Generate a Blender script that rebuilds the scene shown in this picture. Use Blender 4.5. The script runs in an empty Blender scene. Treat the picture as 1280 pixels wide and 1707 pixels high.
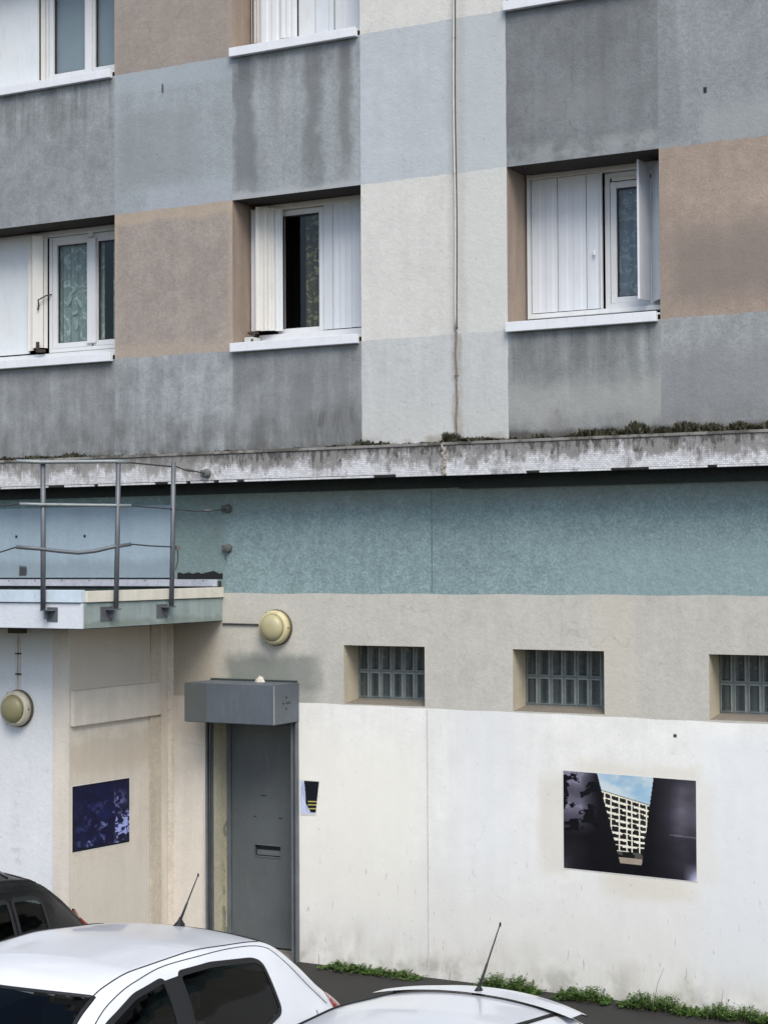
import bpy, bmesh, math, random
import numpy as np
from mathutils import Vector
from mathutils.geometry import intersect_point_line
random.seed(7); RN = np.random.RandomState(7)
SC = bpy.context.scene; COL = SC.collection
RAD = math.radians

# ------------------------------------------------------------------ camera, sky, sun, exposure
cd = bpy.data.cameras.new('camera'); cam = bpy.data.objects.new('camera', cd); COL.objects.link(cam)
cd.sensor_fit = 'HORIZONTAL'; cd.sensor_width = 36.0; cd.lens = 2900 / 1280 * 36.0
cd.clip_start = 0.1; cd.clip_end = 500
_y, _p, _r = RAD(28.16), RAD(1.588), RAD(-0.317)
_d = Vector((-math.sin(_y) * math.cos(_p), math.cos(_y) * math.cos(_p), math.sin(_p)))
_s = Vector((math.cos(_y), math.sin(_y), 0)); _u = _s.cross(_d)
_R = _s * math.cos(_r) + _u * math.sin(_r); _U = _u * math.cos(_r) - _s * math.sin(_r)
from mathutils import Matrix
cam.matrix_world = Matrix(((_R.x, _U.x, -_d.x, 0), (_R.y, _U.y, -_d.y, -13.515), (_R.z, _U.z, -_d.z, 3.61), (0, 0, 0, 1)))
SC.camera = cam
W = bpy.data.worlds.new('World'); SC.world = W; W.use_nodes = True
wn = W.node_tree; sky = wn.nodes.new('ShaderNodeTexSky'); sky.sky_type = 'NISHITA'; sky.sun_disc = False
SUN_EL, SUN_AZ = RAD(50), RAD(142)          # azimuth clockwise from +y
sky.sun_elevation = SUN_EL; sky.sun_rotation = SUN_AZ; sky.air_density = 1.0; sky.dust_density = 2.0; sky.ozone_density = 1.0
bg = wn.nodes['Background']; bg.inputs['Strength'].default_value = 0.12
wn.links.new(sky.outputs[0], bg.inputs['Color'])
sl = bpy.data.lights.new('sun', 'SUN'); sl.energy = 1.75; sl.angle = RAD(32); sl.color = (1, 0.952, 0.865)
sun = bpy.data.objects.new('sun', sl); COL.objects.link(sun)
_dir = Vector((math.sin(SUN_AZ) * math.cos(SUN_EL), math.cos(SUN_AZ) * math.cos(SUN_EL), math.sin(SUN_EL)))
sun.rotation_euler = _dir.to_track_quat('Z', 'Y').to_euler(); sun.location = (0, -10, 20)
SC.view_settings.view_transform = 'Standard'; SC.view_settings.look = 'None'
SC.view_settings.gamma = 1; SC.view_settings.exposure = 0.66
try: SC.view_settings.use_curve_mapping = False
except Exception: pass

# ------------------------------------------------------------------ helpers
def lin(c):
    return tuple((v / 255 / 12.92 if v / 255 <= 0.04045 else ((v / 255 + 0.055) / 1.055) ** 2.4) for v in c[:3])

def props(o, label=None, cat=None, group=None, kind=None):
    if label: o['label'] = label
    if cat: o['category'] = cat
    if group: o['group'] = group
    if kind: o['kind'] = kind
    return o

def thing(name, loc, label, cat, group=None):
    o = bpy.data.objects.new(name, None); COL.objects.link(o); o.location = loc; o.empty_display_size = 0.2
    return props(o, label, cat, group)

def root_of(o):
    while o.parent: o = o.parent
    return o

class MB:
    def __init__(s): s.v = []; s.f = []; s.c = []
    def quad(s, a, b, c, d):
        i = len(s.v); s.v += [tuple(a), tuple(b), tuple(c), tuple(d)]; s.f.append((i, i+1, i+2, i+3)); return s
    def poly(s, pts):
        i = len(s.v); s.v += [tuple(p) for p in pts]; s.f.append(tuple(range(i, i+len(pts)))); return s
    def box(s, x0, x1, y0, y1, z0, z1):
        i = len(s.v)
        s.v += [(x0,y0,z0),(x1,y0,z0),(x1,y1,z0),(x0,y1,z0),(x0,y0,z1),(x1,y0,z1),(x1,y1,z1),(x0,y1,z1)]
        for f in ((0,3,2,1),(4,5,6,7),(0,1,5,4),(1,2,6,5),(2,3,7,6),(3,0,4,7)): s.f.append(tuple(i+k for k in f))
        return s
    def prism(s, pts, z0, z1):          # pts: xy polygon, extruded in z
        i = len(s.v); n = len(pts)
        s.v += [(p[0], p[1], z0) for p in pts] + [(p[0], p[1], z1) for p in pts]
        s.f.append(tuple(i+k for k in range(n-1, -1, -1))); s.f.append(tuple(i+n+k for k in range(n)))
        for k in range(n): s.f.append((i+k, i+(k+1) % n, i+n+(k+1) % n, i+n+k))
        return s
    def tube(s, pts, r, n=8, caps=True):
        pts = [Vector(p) for p in pts]; rr = r if isinstance(r, (list, tuple)) else [r]*len(pts)
        base = len(s.v); up = Vector((0, 0, 1)); prev = None
        for k, p in enumerate(pts):
            t = (pts[min(k+1, len(pts)-1)] - pts[max(k-1, 0)]).normalized()
            if prev is None:
                a = t.cross(up if abs(t.z) < 0.9 else Vector((1, 0, 0))).normalized()
            else:
                a = (prev - t * prev.dot(t)).normalized()
            prev = a; b = t.cross(a)
            for j in range(n):
                w = 2*math.pi*j/n; q = p + (a*math.cos(w) + b*math.sin(w))*rr[k]; s.v.append(tuple(q))
        for k in range(len(pts)-1):
            for j in range(n):
                s.f.append((base+k*n+j, base+k*n+(j+1) % n, base+(k+1)*n+(j+1) % n, base+(k+1)*n+j))
        if caps:
            s.f.append(tuple(base+j for j in range(n-1, -1, -1))); s.f.append(tuple(base+(len(pts)-1)*n+j for j in range(n)))
        return s
    def lathe(s, prof, c, axis='y', n=32):     # prof: (radius, offset along axis) from centre c
        base = len(s.v); c = Vector(c)
        for r, h in prof:
            for j in range(n):
                w = 2*math.pi*j/n
                if axis == 'y': p = (c.x + r*math.cos(w), c.y + h, c.z + r*math.sin(w))
                elif axis == 'x': p = (c.x + h, c.y + r*math.cos(w), c.z + r*math.sin(w))
                else: p = (c.x + r*math.cos(w), c.y + r*math.sin(w), c.z + h)
                s.v.append(p)
        for k in range(len(prof)-1):
            for j in range(n):
                s.f.append((base+k*n+j, base+k*n+(j+1) % n, base+(k+1)*n+(j+1) % n, base+(k+1)*n+j))
        s.f.append(tuple(base+j for j in range(n))); s.f.append(tuple(base+(len(prof)-1)*n+j for j in range(n)))
        return s
    def build(s, name, mat, parent=None, smooth=False, bevel=0, local=False, fixn=True, label=None):
        me = bpy.data.meshes.new(name); me.from_pydata(s.v, [], s.f); me.update()
        if fixn:
            bm = bmesh.new(); bm.from_mesh(me); bmesh.ops.recalc_face_normals(bm, faces=bm.faces)
            if bevel: bmesh.ops.bevel(bm, geom=list(bm.edges), offset=bevel, segments=2, affect='EDGES', clamp_overlap=True)
            bm.to_mesh(me); bm.free()
        o = bpy.data.objects.new(name, me); COL.objects.link(o)
        if mat: me.materials.append(mat)
        if smooth:
            for p in me.polygons: p.use_smooth = True
        if parent:
            o.parent = parent
            if not local and parent.parent is None: o.location = -parent.location
            if label: o['label'] = label
        return o

def copy_tree(o, parent=None):
    c = o.copy(); COL.objects.link(c)
    if parent: c.parent = parent
    for ch in list(o.children): copy_tree(ch, c)
    return c

# ------------------------------------------------------------------ node helper
class N:
    def __init__(s, name):
        s.m = bpy.data.materials.new(name); s.m.use_nodes = True; s.t = s.m.node_tree
        s.b = s.t.nodes['Principled BSDF']; s.out = s.t.nodes['Material Output']
        s.b.inputs['Roughness'].default_value = 0.85
        g = s.t.nodes.new('ShaderNodeNewGeometry'); s.geo = g; s.pos = g.outputs['Position']
        x = s.t.nodes.new('ShaderNodeSeparateXYZ'); s.t.links.new(s.pos, x.inputs[0]); s.X, s.Y, s.Z = x.outputs
    def objcoords(s):
        t = s.t.nodes.new('ShaderNodeTexCoord'); s.pos = t.outputs['Object']
        x = s.t.nodes.new('ShaderNodeSeparateXYZ'); s.t.links.new(s.pos, x.inputs[0]); s.X, s.Y, s.Z = x.outputs; return s
    def setin(s, sock, v):
        if hasattr(v, 'is_linked') or isinstance(v, bpy.types.NodeSocket): s.t.links.new(v, sock)
        else:
            if isinstance(v, tuple) and len(v) == 3 and sock.type == 'RGBA': v = (*v, 1)
            sock.default_value = v
    def math(s, op, a, b=0.0, clamp=False):
        n = s.t.nodes.new('ShaderNodeMath'); n.operation = op; n.use_clamp = clamp
        s.setin(n.inputs[0], a); s.setin(n.inputs[1], b); return n.outputs[0]
    def scaled(s, sc):
        n = s.t.nodes.new('ShaderNodeVectorMath'); n.operation = 'MULTIPLY'; s.setin(n.inputs[0], s.pos); n.inputs[1].default_value = sc; return n.outputs[0]
    def noise(s, scale, detail=3, rough=0.55, vec=None, dist=0):
        n = s.t.nodes.new('ShaderNodeTexNoise'); s.setin(n.inputs['Vector'], vec if vec is not None else s.pos)
        n.inputs['Scale'].default_value = scale; n.inputs['Detail'].default_value = detail; n.inputs['Roughness'].default_value = rough
        n.inputs['Distortion'].default_value = dist; return n.outputs[0]
    def ss(s, v, a, b, lo=0.0, hi=1.0, mode='SMOOTHSTEP'):
        n = s.t.nodes.new('ShaderNodeMapRange'); n.interpolation_type = mode
        s.setin(n.inputs['Value'], v); s.setin(n.inputs['From Min'], a); s.setin(n.inputs['From Max'], b)
        n.inputs['To Min'].default_value = lo; n.inputs['To Max'].default_value = hi; return n.outputs[0]
    def mix(s, f, a, b, mode='MIX'):
        n = s.t.nodes.new('ShaderNodeMix'); n.data_type = 'RGBA'; n.blend_type = mode; n.clamp_factor = True
        s.setin(n.inputs[0], f); s.setin(n.inputs[6], a); s.setin(n.inputs[7], b); return n.outputs[2]
    def mul(s, c, v):
        n = s.t.nodes.new('ShaderNodeVectorMath'); n.operation = 'SCALE'; s.setin(n.inputs[0], c if not isinstance(c, tuple) else Vector(c)); s.setin(n.inputs['Scale'], v); return n.outputs[0]
    def bump(s, h, strength=0.3, dist=0.01):
        n = s.t.nodes.new('ShaderNodeBump'); n.inputs['Strength'].default_value = strength; n.inputs['Distance'].default_value = dist
        s.setin(n.inputs['Height'], h); s.t.links.new(n.outputs[0], s.b.inputs['Normal'])
    def color(s, c): s.setin(s.b.inputs['Base Color'], c)

def rgbnode(n, c):
    r = n.t.nodes.new('ShaderNodeRGB'); r.outputs[0].default_value = (*c, 1); return r.outputs[0]

K = 1.0       # display colour -> albedo
def paint(c, k=K): return tuple(min(0.82, v*k) for v in lin(c))

NEWC = {'brown render': (154,145,138), 'ochre brown render': (156,142,130), 'mid grey render': (141,146,149), 'light blue grey render': (150,157,161), 'streaked grey render': (147,153,156), 'pale blue render': (181,187,192), 'cream render': (206,206,201), 'dark grey render': (115,119,122), 'weathered grey render': (139,144,147),
 'stained grey render': (141,145,147), 'stained blue grey render': (152,157,160), 'mould streaked grey render': (142,146,148), 'pale grey render with dirty shaded foot': (187,190,190), 'mottled grey render': (138,142,143), 'smudged grey render': (144,148,150), 'teal render': (131,152,154), 'beige render': (188,186,178), 'white render': (230,230,226),
 'off white render beside door': (216,210,201), 'bright white render': (219,222,224), 'sand painted render': (212,204,190), 'pale sand painted render': (212,205,193), 'light blue panel': (158,176,188), 'white fascia': (210,215,222), 'bluish white coping': (197,211,222), 'grimy green grey fascia': (148,162,160), 'orange brown reveal': (152,137,125)}
def stucco(name, rgb, blotch=0.10, mid=0.08, fine=0.15, streak=0.06, stains=(), axis='X', bump=0.5, seed=0.0, fs=55, crack=.13):
    nc = NEWC.get(name, rgb); sh = [nc[k]-rgb[k] for k in range(3)]; rgb = nc
    n = N(name); c = rgbnode(n, paint(rgb))
    off = n.t.nodes.new('ShaderNodeVectorMath'); off.operation = 'ADD'; n.setin(off.inputs[0], n.pos); off.inputs[1].default_value = (seed*3.1, seed*7.7, seed*1.9); P = off.outputs[0]
    big = n.noise(0.9, 5, 0.6, P); md = n.noise(5.5, 4, 0.62, P); fi = n.noise(fs, 2, 0.7, P); fi2 = n.noise(fs*0.33, 3, 0.6, P)
    sv = n.t.nodes.new('ShaderNodeVectorMath'); sv.operation = 'MULTIPLY'; n.setin(sv.inputs[0], P); sv.inputs[1].default_value = (9, 9, 0.7)
    st = n.noise(1.0, 4, 0.6, sv.outputs[0])
    f = n.ss(big, 0.3, 0.7, 1-blotch, 1+blotch, 'LINEAR')
    f = n.math('MULTIPLY', f, n.ss(md, 0.28, 0.72, 1-mid, 1+mid, 'LINEAR'))
    f = n.math('MULTIPLY', f, n.ss(st, 0.3, 0.7, 1-streak, 1+streak, 'LINEAR'))
    f = n.math('MULTIPLY', f, n.ss(fi, 0.25, 0.75, 1-fine, 1+fine, 'LINEAR'))
    f = n.math('MULTIPLY', f, n.ss(fi2, 0.25, 0.75, 1-fine*0.5, 1+fine*0.5, 'LINEAR'))
    c = n.mul(c, f)
    A = n.X if axis == 'X' else n.Y
    wob = n.ss(n.noise(3.2, 4, 0.6, P), 0.25, 0.75, -1, 1, 'LINEAR')
    wob2 = n.ss(n.noise(2.9, 4, 0.6, n.scaled((1.3, 1.3, 1.1))), 0.25, 0.75, -1, 1, 'LINEAR')
    for sd in stains:
        a = n.math('ADD', A, n.math('MULTIPLY', wob, sd.get('wx', 0.03))); z = n.math('ADD', n.Z, n.math('MULTIPLY', wob2, sd.get('wz', 0.04)))
        m = None
        if 'x' in sd:
            x0, x1 = sd['x']; s = sd.get('sx', 0.05)
            m = n.math('MULTIPLY', n.ss(a, x0-s, x0+s), n.ss(a, x1-s, x1+s, 1, 0))
        if 'z' in sd:
            z0, z1 = sd['z']; s0, s1 = sd.get('sz', (0.05, 0.05))
            mz = n.math('MULTIPLY', n.ss(z, z0-s0, z0+s0), n.ss(z, z1-s1, z1+s1, 1, 0))
            m = mz if m is None else n.math('MULTIPLY', m, mz)
        if 'n' in sd:
            sc_, lo, hi = sd['n'][:3]; vec = n.scaled(sd['n'][3]) if len(sd['n']) > 3 else None
            m = n.math('MULTIPLY', m, n.ss(n.noise(sc_, 4, 0.6, vec), lo, hi))
        m = n.math('MULTIPLY', m, sd.get('k', 0.5))
        if 'mul' in sd: c = n.mul(c, n.math('SUBTRACT', 1.0, n.math('MULTIPLY', m, 1-sd['mul'])))
        else: c = n.mix(m, c, paint([max(8, sd['c'][k]+(sh[k] if sum(sd['c']) > 270 else 0)) for k in range(3)]))
    vc = n.t.nodes.new('ShaderNodeTexVoronoi'); vc.feature = 'DISTANCE_TO_EDGE'; vc.inputs['Scale'].default_value = 1.15
    wv = n.t.nodes.new('ShaderNodeVectorMath'); wv.operation = 'ADD'; nz = n.t.nodes.new('ShaderNodeTexNoise'); nz.inputs['Scale'].default_value = 6; nz.inputs['Detail'].default_value = 4; n.t.links.new(P, nz.inputs['Vector'])
    sc2 = n.t.nodes.new('ShaderNodeVectorMath'); sc2.operation = 'SCALE'; sc2.inputs['Scale'].default_value = .22; n.t.links.new(nz.outputs['Color'], sc2.inputs[0]); n.t.links.new(P, wv.inputs[0]); n.t.links.new(sc2.outputs[0], wv.inputs[1]); n.t.links.new(wv.outputs[0], vc.inputs['Vector'])
    ck = n.math('MULTIPLY', n.ss(vc.outputs['Distance'], .002, .008, 1, 0), n.ss(big, .52, .6)); c = n.mul(c, n.math('SUBTRACT', 1.0, n.math('MULTIPLY', ck, crack)))
    fl_ = n.noise(23, 2, .6, P); c = n.mul(c, n.math('SUBTRACT', 1.0, n.math('MULTIPLY', n.ss(fl_, .70, .76), .18)))
    n.color(c)
    n.b.inputs['Roughness'].default_value = 0.9; n.b.inputs['Specular IOR Level'].default_value = 0.25
    h = n.math('ADD', n.math('MULTIPLY', fi, 0.6), n.math('MULTIPLY', fi2, 0.9)); n.bump(h, bump, 0.006)
    return n.m

def plain(name, rgb, rough=0.5, metal=0.0, var=0.06, fine=0.03, dirt=0.0, dirtc=(90, 84, 74), coat=0.0, spec=0.5, scale=6, obj=False):
    n = N(name)
    if obj: n.objcoords()
    c = rgbnode(n, paint(rgb))
    f = n.math('MULTIPLY', n.ss(n.noise(scale, 4), 0.3, 0.7, 1-var, 1+var, 'LINEAR'), n.ss(n.noise(scale*14, 2), 0.3, 0.7, 1-fine, 1+fine, 'LINEAR'))
    c = n.mul(c, f)
    if dirt:
        d = n.noise(3.0, 5, 0.65, n.scaled((6, 6, 1.2))); c = n.mix(n.math('MULTIPLY', n.ss(d, 0.5, 0.75), dirt), c, paint(dirtc))
    n.color(c); n.b.inputs['Roughness'].default_value = rough; n.b.inputs['Metallic'].default_value = metal
    n.b.inputs['Coat Weight'].default_value = coat; n.b.inputs['Specular IOR Level'].default_value = spec
    return n.m

def glass(name, tint=(0.35, 0.4, 0.4), refl=1.0, rough=0.02):
    n = N(name); n.t.nodes.remove(n.b)
    tr = n.t.nodes.new('ShaderNodeBsdfTransparent'); tr.inputs[0].default_value = (*tint, 1)
    gl = n.t.nodes.new('ShaderNodeBsdfGlossy'); gl.inputs['Roughness'].default_value = rough; gl.inputs['Color'].default_value = (refl, refl, refl, 1)
    fr = n.t.nodes.new('ShaderNodeFresnel'); fr.inputs[0].default_value = 1.5
    mx = n.t.nodes.new('ShaderNodeMixShader'); n.setin(mx.inputs[0], n.math('MULTIPLY', fr.outputs[0], n.math('SUBTRACT', 1.0, n.geo.outputs['Backfacing']))); n.t.links.new(tr.outputs[0], mx.inputs[1]); n.t.links.new(gl.outputs[0], mx.inputs[2])
    n.t.links.new(mx.outputs[0], n.out.inputs[0])
    bp = n.t.nodes.new('ShaderNodeBump'); bp.inputs['Strength'].default_value = 0.05; n.t.links.new(n.noise(2.5, 1), bp.inputs['Height']); n.t.links.new(bp.outputs[0], gl.inputs['Normal'])
    return n.m

# ------------------------------------------------------------------ materials
DS = dict
M = {}
sill_drip = lambda x0, x1, z: DS(x=(x0, x1), z=(z-0.45, z), sx=0.03, sz=(0.3, 0.01), mul=0.66, k=0.85, wz=0.1, n=(1.0, 0.35, 0.62, (9, 9, .7)))
M['brown'] = stucco('brown render', (146, 132, 126), seed=1, stains=[DS(x=(-10.3, -10.14), z=(4, 10), sx=0.03, c=(168, 146, 128), k=0.5), DS(x=(-8.86, -8.7), z=(4, 10), sx=0.02, c=(168, 146, 128), k=0.45), DS(x=(-11, -8), z=(6.85, 7), sz=(0.03, 0.05), c=(172, 150, 130), k=0.5), DS(x=(-11, -8), z=(5.5, 5.68), sz=(0.05, 0.06), c=(170, 150, 135), k=0.4), DS(x=(-11, -8), z=(8, 9.0), sz=(.1, .2), c=(132, 118, 112), k=0.4)])
M['brown_r'] = stucco('ochre brown render', (157, 139, 124), seed=2, stains=[DS(x=(-4.6, -3.0), z=(5.7, 6.3), sx=0.2, sz=(0.15, 0.2), c=(128, 116, 108), k=0.75, wz=.08, wx=.1)])
M['grey_a'] = stucco('mid grey render', (124, 129, 131), blotch=0.15, mid=0.16, seed=3, stains=[sill_drip(-12.2, -10.2, 8.29)])
M['grey_b'] = stucco('light blue grey render', (139, 145, 149), blotch=0.10, seed=4, stains=[DS(x=(-10.25, -8.8), z=(8.12, 8.4), sz=(.05, .05), c=(150, 157, 165), k=0.6), DS(x=(-9.8, -8.8), z=(6.9, 7.18), sz=(.05, .08), c=(152, 157, 166), k=0.6), DS(x=(-10.1, -9.2), z=(7.2, 7.9), sx=.1, sz=(.1, .1), c=(122, 127, 130), k=0.5), DS(x=(-9.61, -9.585), z=(8.07, 8.16), sx=.006, sz=(.02, .01), c=(70, 75, 72), k=0.9, wx=.004, wz=0)])
M['grey_c'] = stucco('streaked grey render', (133, 139, 141), seed=5, streak=.09, stains=[DS(x=(-8.8, -8.56), z=(7.05, 8.26), sx=.05, sz=(.18, .05), c=(98, 102, 105), k=.8, wx=.06), DS(x=(-8.02, -7.86), z=(7.0, 8.26), sx=.06, sz=(.4, .05), c=(98, 101, 103), k=.8, wx=.07), DS(x=(-7.67, -7.54), z=(7.1, 8.26), sx=.045, sz=(.35, .08), c=(98, 100, 101), k=.75, wx=.05), DS(x=(-8.4, -8.3), z=(7.6, 8.3), sx=.04, sz=(.3, .03), c=(112, 114, 114), k=.5, wx=.04), DS(x=(-8.8, -7.4), z=(8.05, 8.35), sz=(.1, .03), mul=0.72, k=.9, wz=.06, n=(1, .35, .6, (8, 8, 1))), DS(x=(-8.83, -7.4), z=(6.9, 7.01), sz=(.02, .03), c=(158, 162, 164), k=.6)])
M['pale'] = stucco('pale blue render', (166, 172, 180), blotch=0.05, mid=0.05, fine=0.06, streak=.03, seed=6, stains=[DS(x=(-6.52, -6.0), z=(4, 9), sx=.02, c=(168, 174, 176), k=.5), DS(x=(-6.58, -6.42), z=(4.5, 9), sx=.03, c=(140, 143, 144), k=.35)])
M['cream'] = stucco('cream render', (194, 193, 184), blotch=0.05, mid=0.04, fine=0.06, streak=.03, seed=7, stains=[DS(x=(-6.45, -6.0), z=(5.4, 7.1), sx=.05, c=(186, 188, 180), k=.6), DS(x=(-6.58, -6.42), z=(4.5, 9.8), sx=.03, c=(158, 156, 148), k=.35)])
M['dark_c'] = stucco('dark grey render', (110, 114, 118), blotch=0.12, mid=0.12, streak=.1, seed=8, stains=[DS(x=(-6.1, -4.6), z=(6.95, 7.12), sx=.02, sz=(.02, .05), c=(150, 156, 158), k=.55, n=(5, .35, .6)), DS(x=(-5.9, -5.0), z=(7.3, 7.6), sx=.15, sz=(.1, .1), c=(126, 130, 132), k=.4)])
M['grey_d'] = stucco('weathered grey render', (130, 134, 137), blotch=0.10, seed=9, stains=[DS(x=(-4.72, -4.5), z=(7, 8.4), sx=.04, mul=.85, k=.8), DS(x=(-4.3, -3.0), z=(6.95, 7.25), sz=(.05, .1), c=(148, 152, 153), k=.6), DS(x=(-4.2920, -4.2620), z=(7.3640, 7.4160), sx=.007, sz=(.007, .007), c=(45, 45, 45), k=1, wx=0, wz=0)])
mold = lambda x0, x1, k, c=(82, 82, 80), z1=4.92: DS(x=(x0, x1), z=(4.4, z1), sx=.06, sz=(.05, .19), c=c, k=k, wz=.14, n=(1.4, .25, .68, (3.5, 3.5, 1)))
low = lambda x0, x1: [DS(x=(x0, x1), z=(4.9, 5.5), sz=(.2, .1), mul=.80, k=.8, n=(1, .35, .62, (6, 6, .6))), mold(x0, x1, .7), DS(x=(x0, x1), z=(4.4, 4.68), sz=(.02, .04), c=(74, 72, 66), k=.55, wz=.05, n=(6, .4, .62)), DS(x=(x0, x1), z=(4.4, 4.63), sz=(.02, .012), c=(52, 49, 42), k=.7, wz=.02)]  # last entry: thin dark line, ledge shadow painted in with mossy dirt
M['low_a'] = stucco('stained grey render', (124, 128, 130), blotch=.17, mid=.15, streak=.12, seed=10, stains=low(-14, -10.1)+[DS(x=(-12.4, -10.17), z=(5.42, 5.56), sx=.02, sz=(.06, .01), mul=.72, k=.7)])
M['low_b'] = stucco('stained blue grey render', (137, 142, 145), blotch=.17, mid=.15, streak=.12, seed=11, stains=low(-10.2, -8.7))
M['low_c'] = stucco('mould streaked grey render', (126, 130, 131), blotch=.17, mid=.15, streak=.12, seed=12, stains=low(-8.9, -7.4)+[DS(x=(-8.2, -7.5), z=(4.7, 5.4), sx=.15, sz=(.1, .2), c=(102, 104, 104), k=.6, n=(1.2, .35, .6, (7, 7, .8))), DS(x=(-8.0, -7.5), z=(4.65, 4.95), sx=.1, sz=(.05, .1), c=(82, 82, 80), k=.7, n=(2, .4, .6, (5, 5, 1)))])
M['low_p'] = stucco('pale grey render with dirty shaded foot', (168, 173, 178), blotch=.05, mid=.05, fine=.06, seed=13, stains=[DS(x=(-7.5, -5.9), z=(4.4, 5.05), sz=(.02, .25), c=(172, 174, 174), k=.35), DS(x=(-7.5, -5.9), z=(4.4, 4.69), sz=(.02, .04), c=(110, 104, 92), k=.6, n=(5, .4, .65)), DS(x=(-6.56, -6.46), z=(4.4, 5.6), sx=.02, c=(120, 112, 104), k=.5, n=(3, .3, .6)), DS(x=(-7.5, -5.9), z=(4.4, 4.63), sz=(.02, .012), c=(60, 56, 48), k=.7, wz=.02)])  # foot: dirt, plus a thin ledge shadow painted into the colour
M['low_d'] = stucco('mottled grey render', (120, 123, 125), blotch=.15, mid=.13, streak=.1, seed=14, stains=[DS(x=(-6.1, -4.6), z=(4.75, 5.1), sx=.05, sz=(.08, .1), c=(150, 150, 147), k=.55, wz=.08), mold(-6.1, -4.6, .7, (98, 96, 94), 4.78), DS(x=(-6.1, -3), z=(4.4, 4.69), sz=(.02, .03), c=(66, 62, 56), k=.75, wz=.04), sill_drip(-6.0, -4.7, 5.55)])
M['low_e'] = stucco('smudged grey render', (128, 131, 133), blotch=.15, mid=.13, streak=.1, seed=15, stains=[DS(x=(-4.7, -3), z=(4.75, 5.3), sx=.05, sz=(.1, .12), c=(112, 113, 115), k=.6, wz=.1), mold(-4.7, -2, .7, (100, 98, 97), 4.8), DS(x=(-4.7, -3), z=(4.4, 4.69), sz=(.02, .03), c=(66, 62, 56), k=.75, wz=.04)])
M['teal'] = stucco('teal render', (118, 148, 154), blotch=.05, mid=.07, fine=.28, streak=.06, seed=16, bump=.9, fs=46, stains=[DS(x=(-9.2, -2), z=(4.12, 4.5), sz=(.14, .05), c=(118, 130, 126), k=.55, wz=.08), DS(x=(-9.6, -8.9), z=(3.3, 4.3), sx=.05, c=(106, 130, 130), k=.5), DS(x=(-5.5, -3), z=(3.3, 3.75), sx=.4, sz=(.03, .15), c=(128, 158, 164), k=.5)])
M['beige'] = stucco('beige render', (180, 176, 165), blotch=.05, mid=.06, fine=.07, streak=.04, seed=17, stains=[DS(x=(-8.93, -7.93), z=(2.45, 2.75), sx=.09, sz=(.05, .07), c=(108, 112, 104), k=.85, wx=.08, wz=.05), DS(x=(-8.2, -7.93), z=(2.3, 2.72), sx=.07, sz=(.05, .05), c=(134, 134, 126), k=.65, wx=.05), DS(x=(-9.6, -8.95), z=(2.3, 3.05), sx=.15, sz=(.05, .08), c=(146, 133, 112), k=.6, wz=.03), DS(x=(-5.25, -4.95), z=(2.3, 3.3), sx=.15, c=(188, 180, 162), k=.6)])
M['white'] = stucco('white render', (214, 214, 210), blotch=.07, mid=.045, fine=.055, streak=.035, seed=18, bump=.16, crack=.07, stains=[
    DS(x=(-7.9, 1), z=(.15, .95), sx=.5, sz=(.2, .35), c=(200, 199, 194), k=.55, wz=.2), DS(x=(-7.5, -7.05), z=(1.1, 1.9), sx=.3, sz=(.3, .3), c=(225, 220, 210), k=.6),
    DS(x=(-8.2, 1), z=(-.2, .32), sx=.05, sz=(.02, .17), c=(176, 172, 162), k=.65, wz=.12, n=(1.5, .3, .7, (3, 3, 1))),
    DS(x=(-8.2, 1), z=(-.2, .16), sx=.05, sz=(.02, .08), c=(140, 138, 126), k=.6, wz=.08, n=(4, .42, .66)),
    DS(x=(-6.6, -5.9), z=(.9, 2.6), sx=.35, sz=(.35, .2), c=(206, 209, 211), k=.6), DS(x=(-4.4, -2), z=(.2, 2.2), sx=.25, sz=(.2, .1), c=(205, 209, 212), k=.6),
    DS(x=(-5.78, -5.5), z=(1.0, 1.8), sx=.06, sz=(.08, .10), c=(196, 192, 180), k=.6, wx=.06, wz=.08), DS(x=(-5.4, -4.38), z=(1.78, 1.93), sx=.08, sz=(.04, .06), c=(200, 195, 180), k=.55, wz=.06), DS(x=(-5.2, -4.45), z=(.84, 1.04), sx=.12, sz=(.06, .04), c=(196, 190, 174), k=.6, wz=.05), DS(x=(-4.46, -4.25), z=(1.0, 1.8), sx=.06, sz=(.1, .1), c=(204, 202, 194), k=.5, wx=.05),
    DS(x=(-8.2, -6.9), z=(.5, 2.0), sx=.2, sz=(.2, .3), c=(220, 216, 206), k=.6),
    DS(x=(-4.5980, -4.5700), z=(2.1650, 2.1930), sx=.007, sz=(.007, .007), c=(50, 40, 32), k=1, wx=0, wz=0),
    DS(x=(-9, 0), z=(0.05, 1.0), sz=(.05, .3), c=(148, 146, 136), k=.8, n=(1, .63, .72, (24, 24, 5))), DS(x=(-8.1, -1), z=(1.2, 2.3), sz=(.2, .1), c=(188, 186, 178), k=.4, n=(1, .66, .74, (14, 14, 3)))])
M['white_l'] = stucco('off white render beside door', (198, 191, 181), blotch=.04, mid=.04, fine=.05, seed=19, stains=[DS(x=(-9.5, -9.0), z=(1.95, 2.4), sz=(.1, .05), c=(166, 157, 148), k=.6)])
M['white_a'] = stucco('bright white render', (214, 219, 227), blotch=.03, mid=.03, fine=.05, streak=.02, seed=20, bump=.4, crack=.05, stains=[DS(x=(-12, -9.7), z=(.8, 1.35), sx=.1, sz=(.1, .12), c=(190, 194, 202), k=.6, n=(7, .55, .66)), DS(x=(-12, -9.7), z=(2.75, 3.1), sz=(.12, .02), c=(196, 200, 200), k=.5)])
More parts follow.
